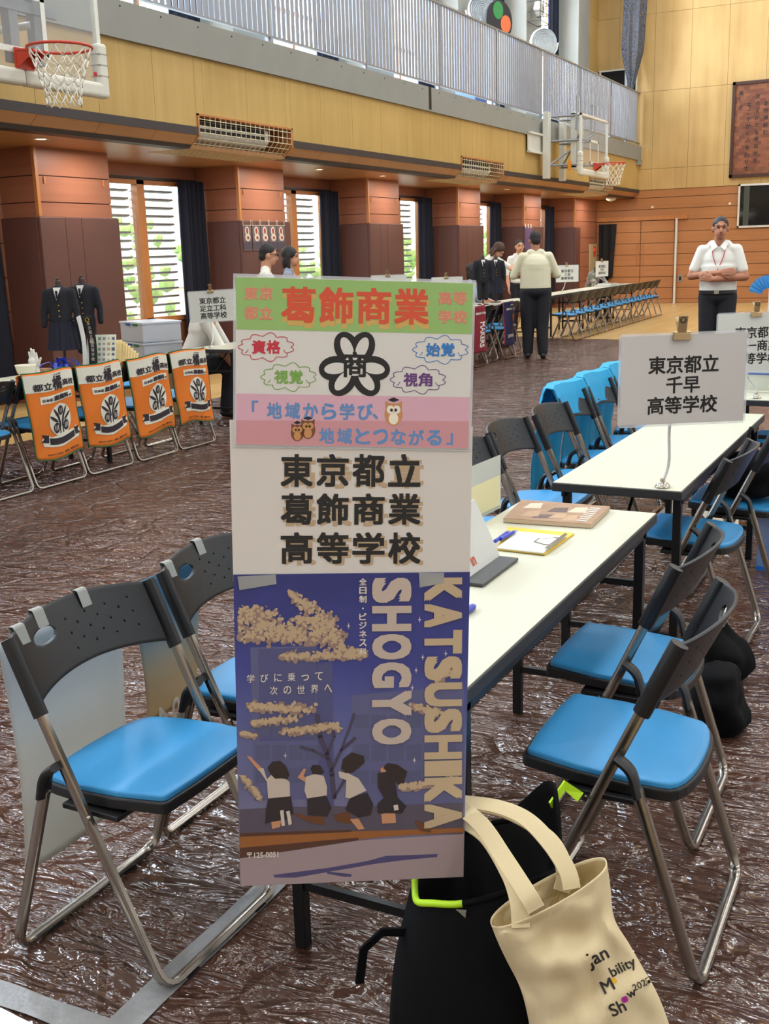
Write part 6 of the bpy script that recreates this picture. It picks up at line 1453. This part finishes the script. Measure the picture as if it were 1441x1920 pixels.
# man with folded arms
p = at_depth(1347, 500, 11.6)
cross = {-1: ((.06, -.275, 1.13), (.205, .03, 1.165), (.10, 1, .10), (-1, 0, -.2)), 1: ((.06, .275, 1.115), (.235, -.03, 1.10), (-.05, -1, .22), (-1, 0, 0))}
person('man in a white short-sleeved shirt standing with folded arms by the dark window', (p.x, p.y, .004), radians(186), 1.745, 1.12, arms=cross, head=(.0, .16), sleeve=.72, hair='crop', skin=skin_t, belt=True, lanyard=True, vox=.010)
# man in cream polo seen from behind
p = onz(1003, 672, .0); fw = {1: ((.05, .30, 1.14), (.25, .16, 1.12), (1, -.3, 0), (0, -1, 0)), -1: ((.05, -.30, 1.14), (.25, -.16, 1.12), (1, .3, 0), (0, 1, 0))}
person('heavy man in a cream polo and black trousers seen from behind in the aisle', (p.x, p.y, .004), radians(24), 1.70, 1.30, arms=fw, head=(.2, .2), shirt=polo_m, sleeve=1.15, skin=skin_t, stride=.04)
p = ony(973, 520, 6.85); person('person in a white shirt mostly hidden by the man in the cream polo', (p.x, 6.85, .004), radians(215), 1.62, 1.0, hair='short', sleeve=1.1)
# seated person in white
reach = {1: ((.22, .20, 1.14), (.42, .02, 1.055), (.8, -.6, -.05), (0, 0, -1)), -1: ((.22, -.20, 1.14), (.44, -.05, 1.05), (.9, .4, -.05), (0, 0, -1))}
person('person in a white t-shirt seated at the table, head behind the name sign', (8.40, 6.44, .004), radians(-60), 1.70, 1.08, sit=True, lean=.46, arms={1: ((.26, .22, 1.20), (.36, .02, .99), (.7, -.7, 0), (0, 0, -1)), -1: ((.26, -.22, 1.20), (.50, -.12, 1.06), (1, .1, 0), (0, 0, -1))}, head=(.75, 0), sleeve=.9, seat_z=.42)
p = ony(497, 500, 6.42); person('man with glasses and black hair in a white shirt, seen in profile above the poster', (p.x, 6.42, .004), radians(-58), 1.60, 1.0, glasses=True, head=(.12, .15))
p = ony(541, 500, 6.62); person('woman with a dark bob in a grey-blue top, in profile above the poster', (p.x, 6.62, .004), radians(-66), 1.565, .92, hair='bob', shirt=mat('top_greyblue', (140, 148, 166), .8))
# person showing blazers
p = ony(911, 500, 6.78)
person('brown-haired person in a white shirt bending over two small blazers', (p.x, 6.78, .004), radians(-105), 1.64, .95, lean=.25, head=(.55, .25), hair='bob', hairm=hair_b, arms={1: ((.22, .30, 1.30), (.44, .06, 1.40), (.3, -1, -.1), (0, 0, -1)), -1: ((.1, -.27, 1.16), (.32, -.2, 1.05), (.6, .3, 0), (0, 0, -1))}, sleeve=.8)
q = ony(905, 540, 6.12); mannequin('small mannequin in a dark blazer, nearer the poster, held by the brown-haired person', (q.x, 6.12, .702), pi + .5, False, .56)
q = ony(929, 540, 6.18); mannequin('small mannequin in a navy blazer beside the darker one, on the far table', (q.x, 6.18, .702), pi + .4, True, .54)
p = ony(884, 560, 6.62); person('person in pale blue seated beside the poster edge, only a hand and sleeve in view', (p.x, 6.62, .004), radians(-80), 1.62, .95, sit=True, shirt=mat('top_paleblue', (150, 166, 186), .8), hair='bob', arms={1: ((.16, .24, 1.16), (.40, .20, 1.06), (1, .1, -.1), (0, 0, -1)), -1: ((.2, -.2, 1.14), (.4, -.05, 1.06), (1, .3, 0), (0, 0, -1))}, sleeve=.95)
# bowed person in floral
def floral():
    m, n, l, b = nt('floral_cloth'); tc = n.new('ShaderNodeTexCoord'); vo = n.new('ShaderNodeTexVoronoi'); vo.inputs['Scale'].default_value = 16; r = n.new('ShaderNodeValToRGB'); r.color_ramp.interpolation = 'CONSTANT'
    e = r.color_ramp.elements; e[0].color = lin((112, 118, 98)); e[1].position = .75; e[1].color = lin((190, 176, 160)); x = e.new(.45); x.color = lin((140, 140, 132)); x = e.new(.88); x.color = lin((150, 120, 150))
    sp = n.new('ShaderNodeSeparateColor'); l.new(tc.outputs['Object'], vo.inputs[0]); l.new(vo.outputs['Color'], sp.inputs[0]); l.new(sp.outputs[0], r.inputs[0]); l.new(r.outputs[0], b.inputs['Base Color']); b.inputs['Roughness'].default_value = .85; return m
p = ony(1102, 530, 6.86)
person('person in a grey floral top bowed over the far table beside the slanted sign', (p.x, 6.86, 0), radians(-110), 1.60, 1.0, sit=True, lean=.42, head=(.6, .1), shirt=floral(), hair='bob', arms={1: ((.24, .24, 1.24), (.44, .12, 1.04), (1, -.3, 0), (0, 0, -1)), -1: ((.24, -.24, 1.24), (.44, -.12, 1.04), (1, .3, 0), (0, 0, -1))}, sleeve=1.3)
for k, (px, z0, h, w_) in enumerate(((1135, 0, .03, .16), (1138, .031, .025, .14), (1152, 0, .022, .15))):
    p = ony(px, 533, 6.2); tag(MB().bb(p.x - w_ * 1.6, p.x + w_ * 1.6, 6.2 - w_, 6.2 + w_, .701 + z0, .701 + z0 + h).build('paper_stack', paper2), 'white stack of leaflets on the far table, %s by the slanted sign' % ('lowest' if k == 0 else 'upper one' if k == 1 else 'one further along'), 'leaflets', 'leaflet stacks on the far table')
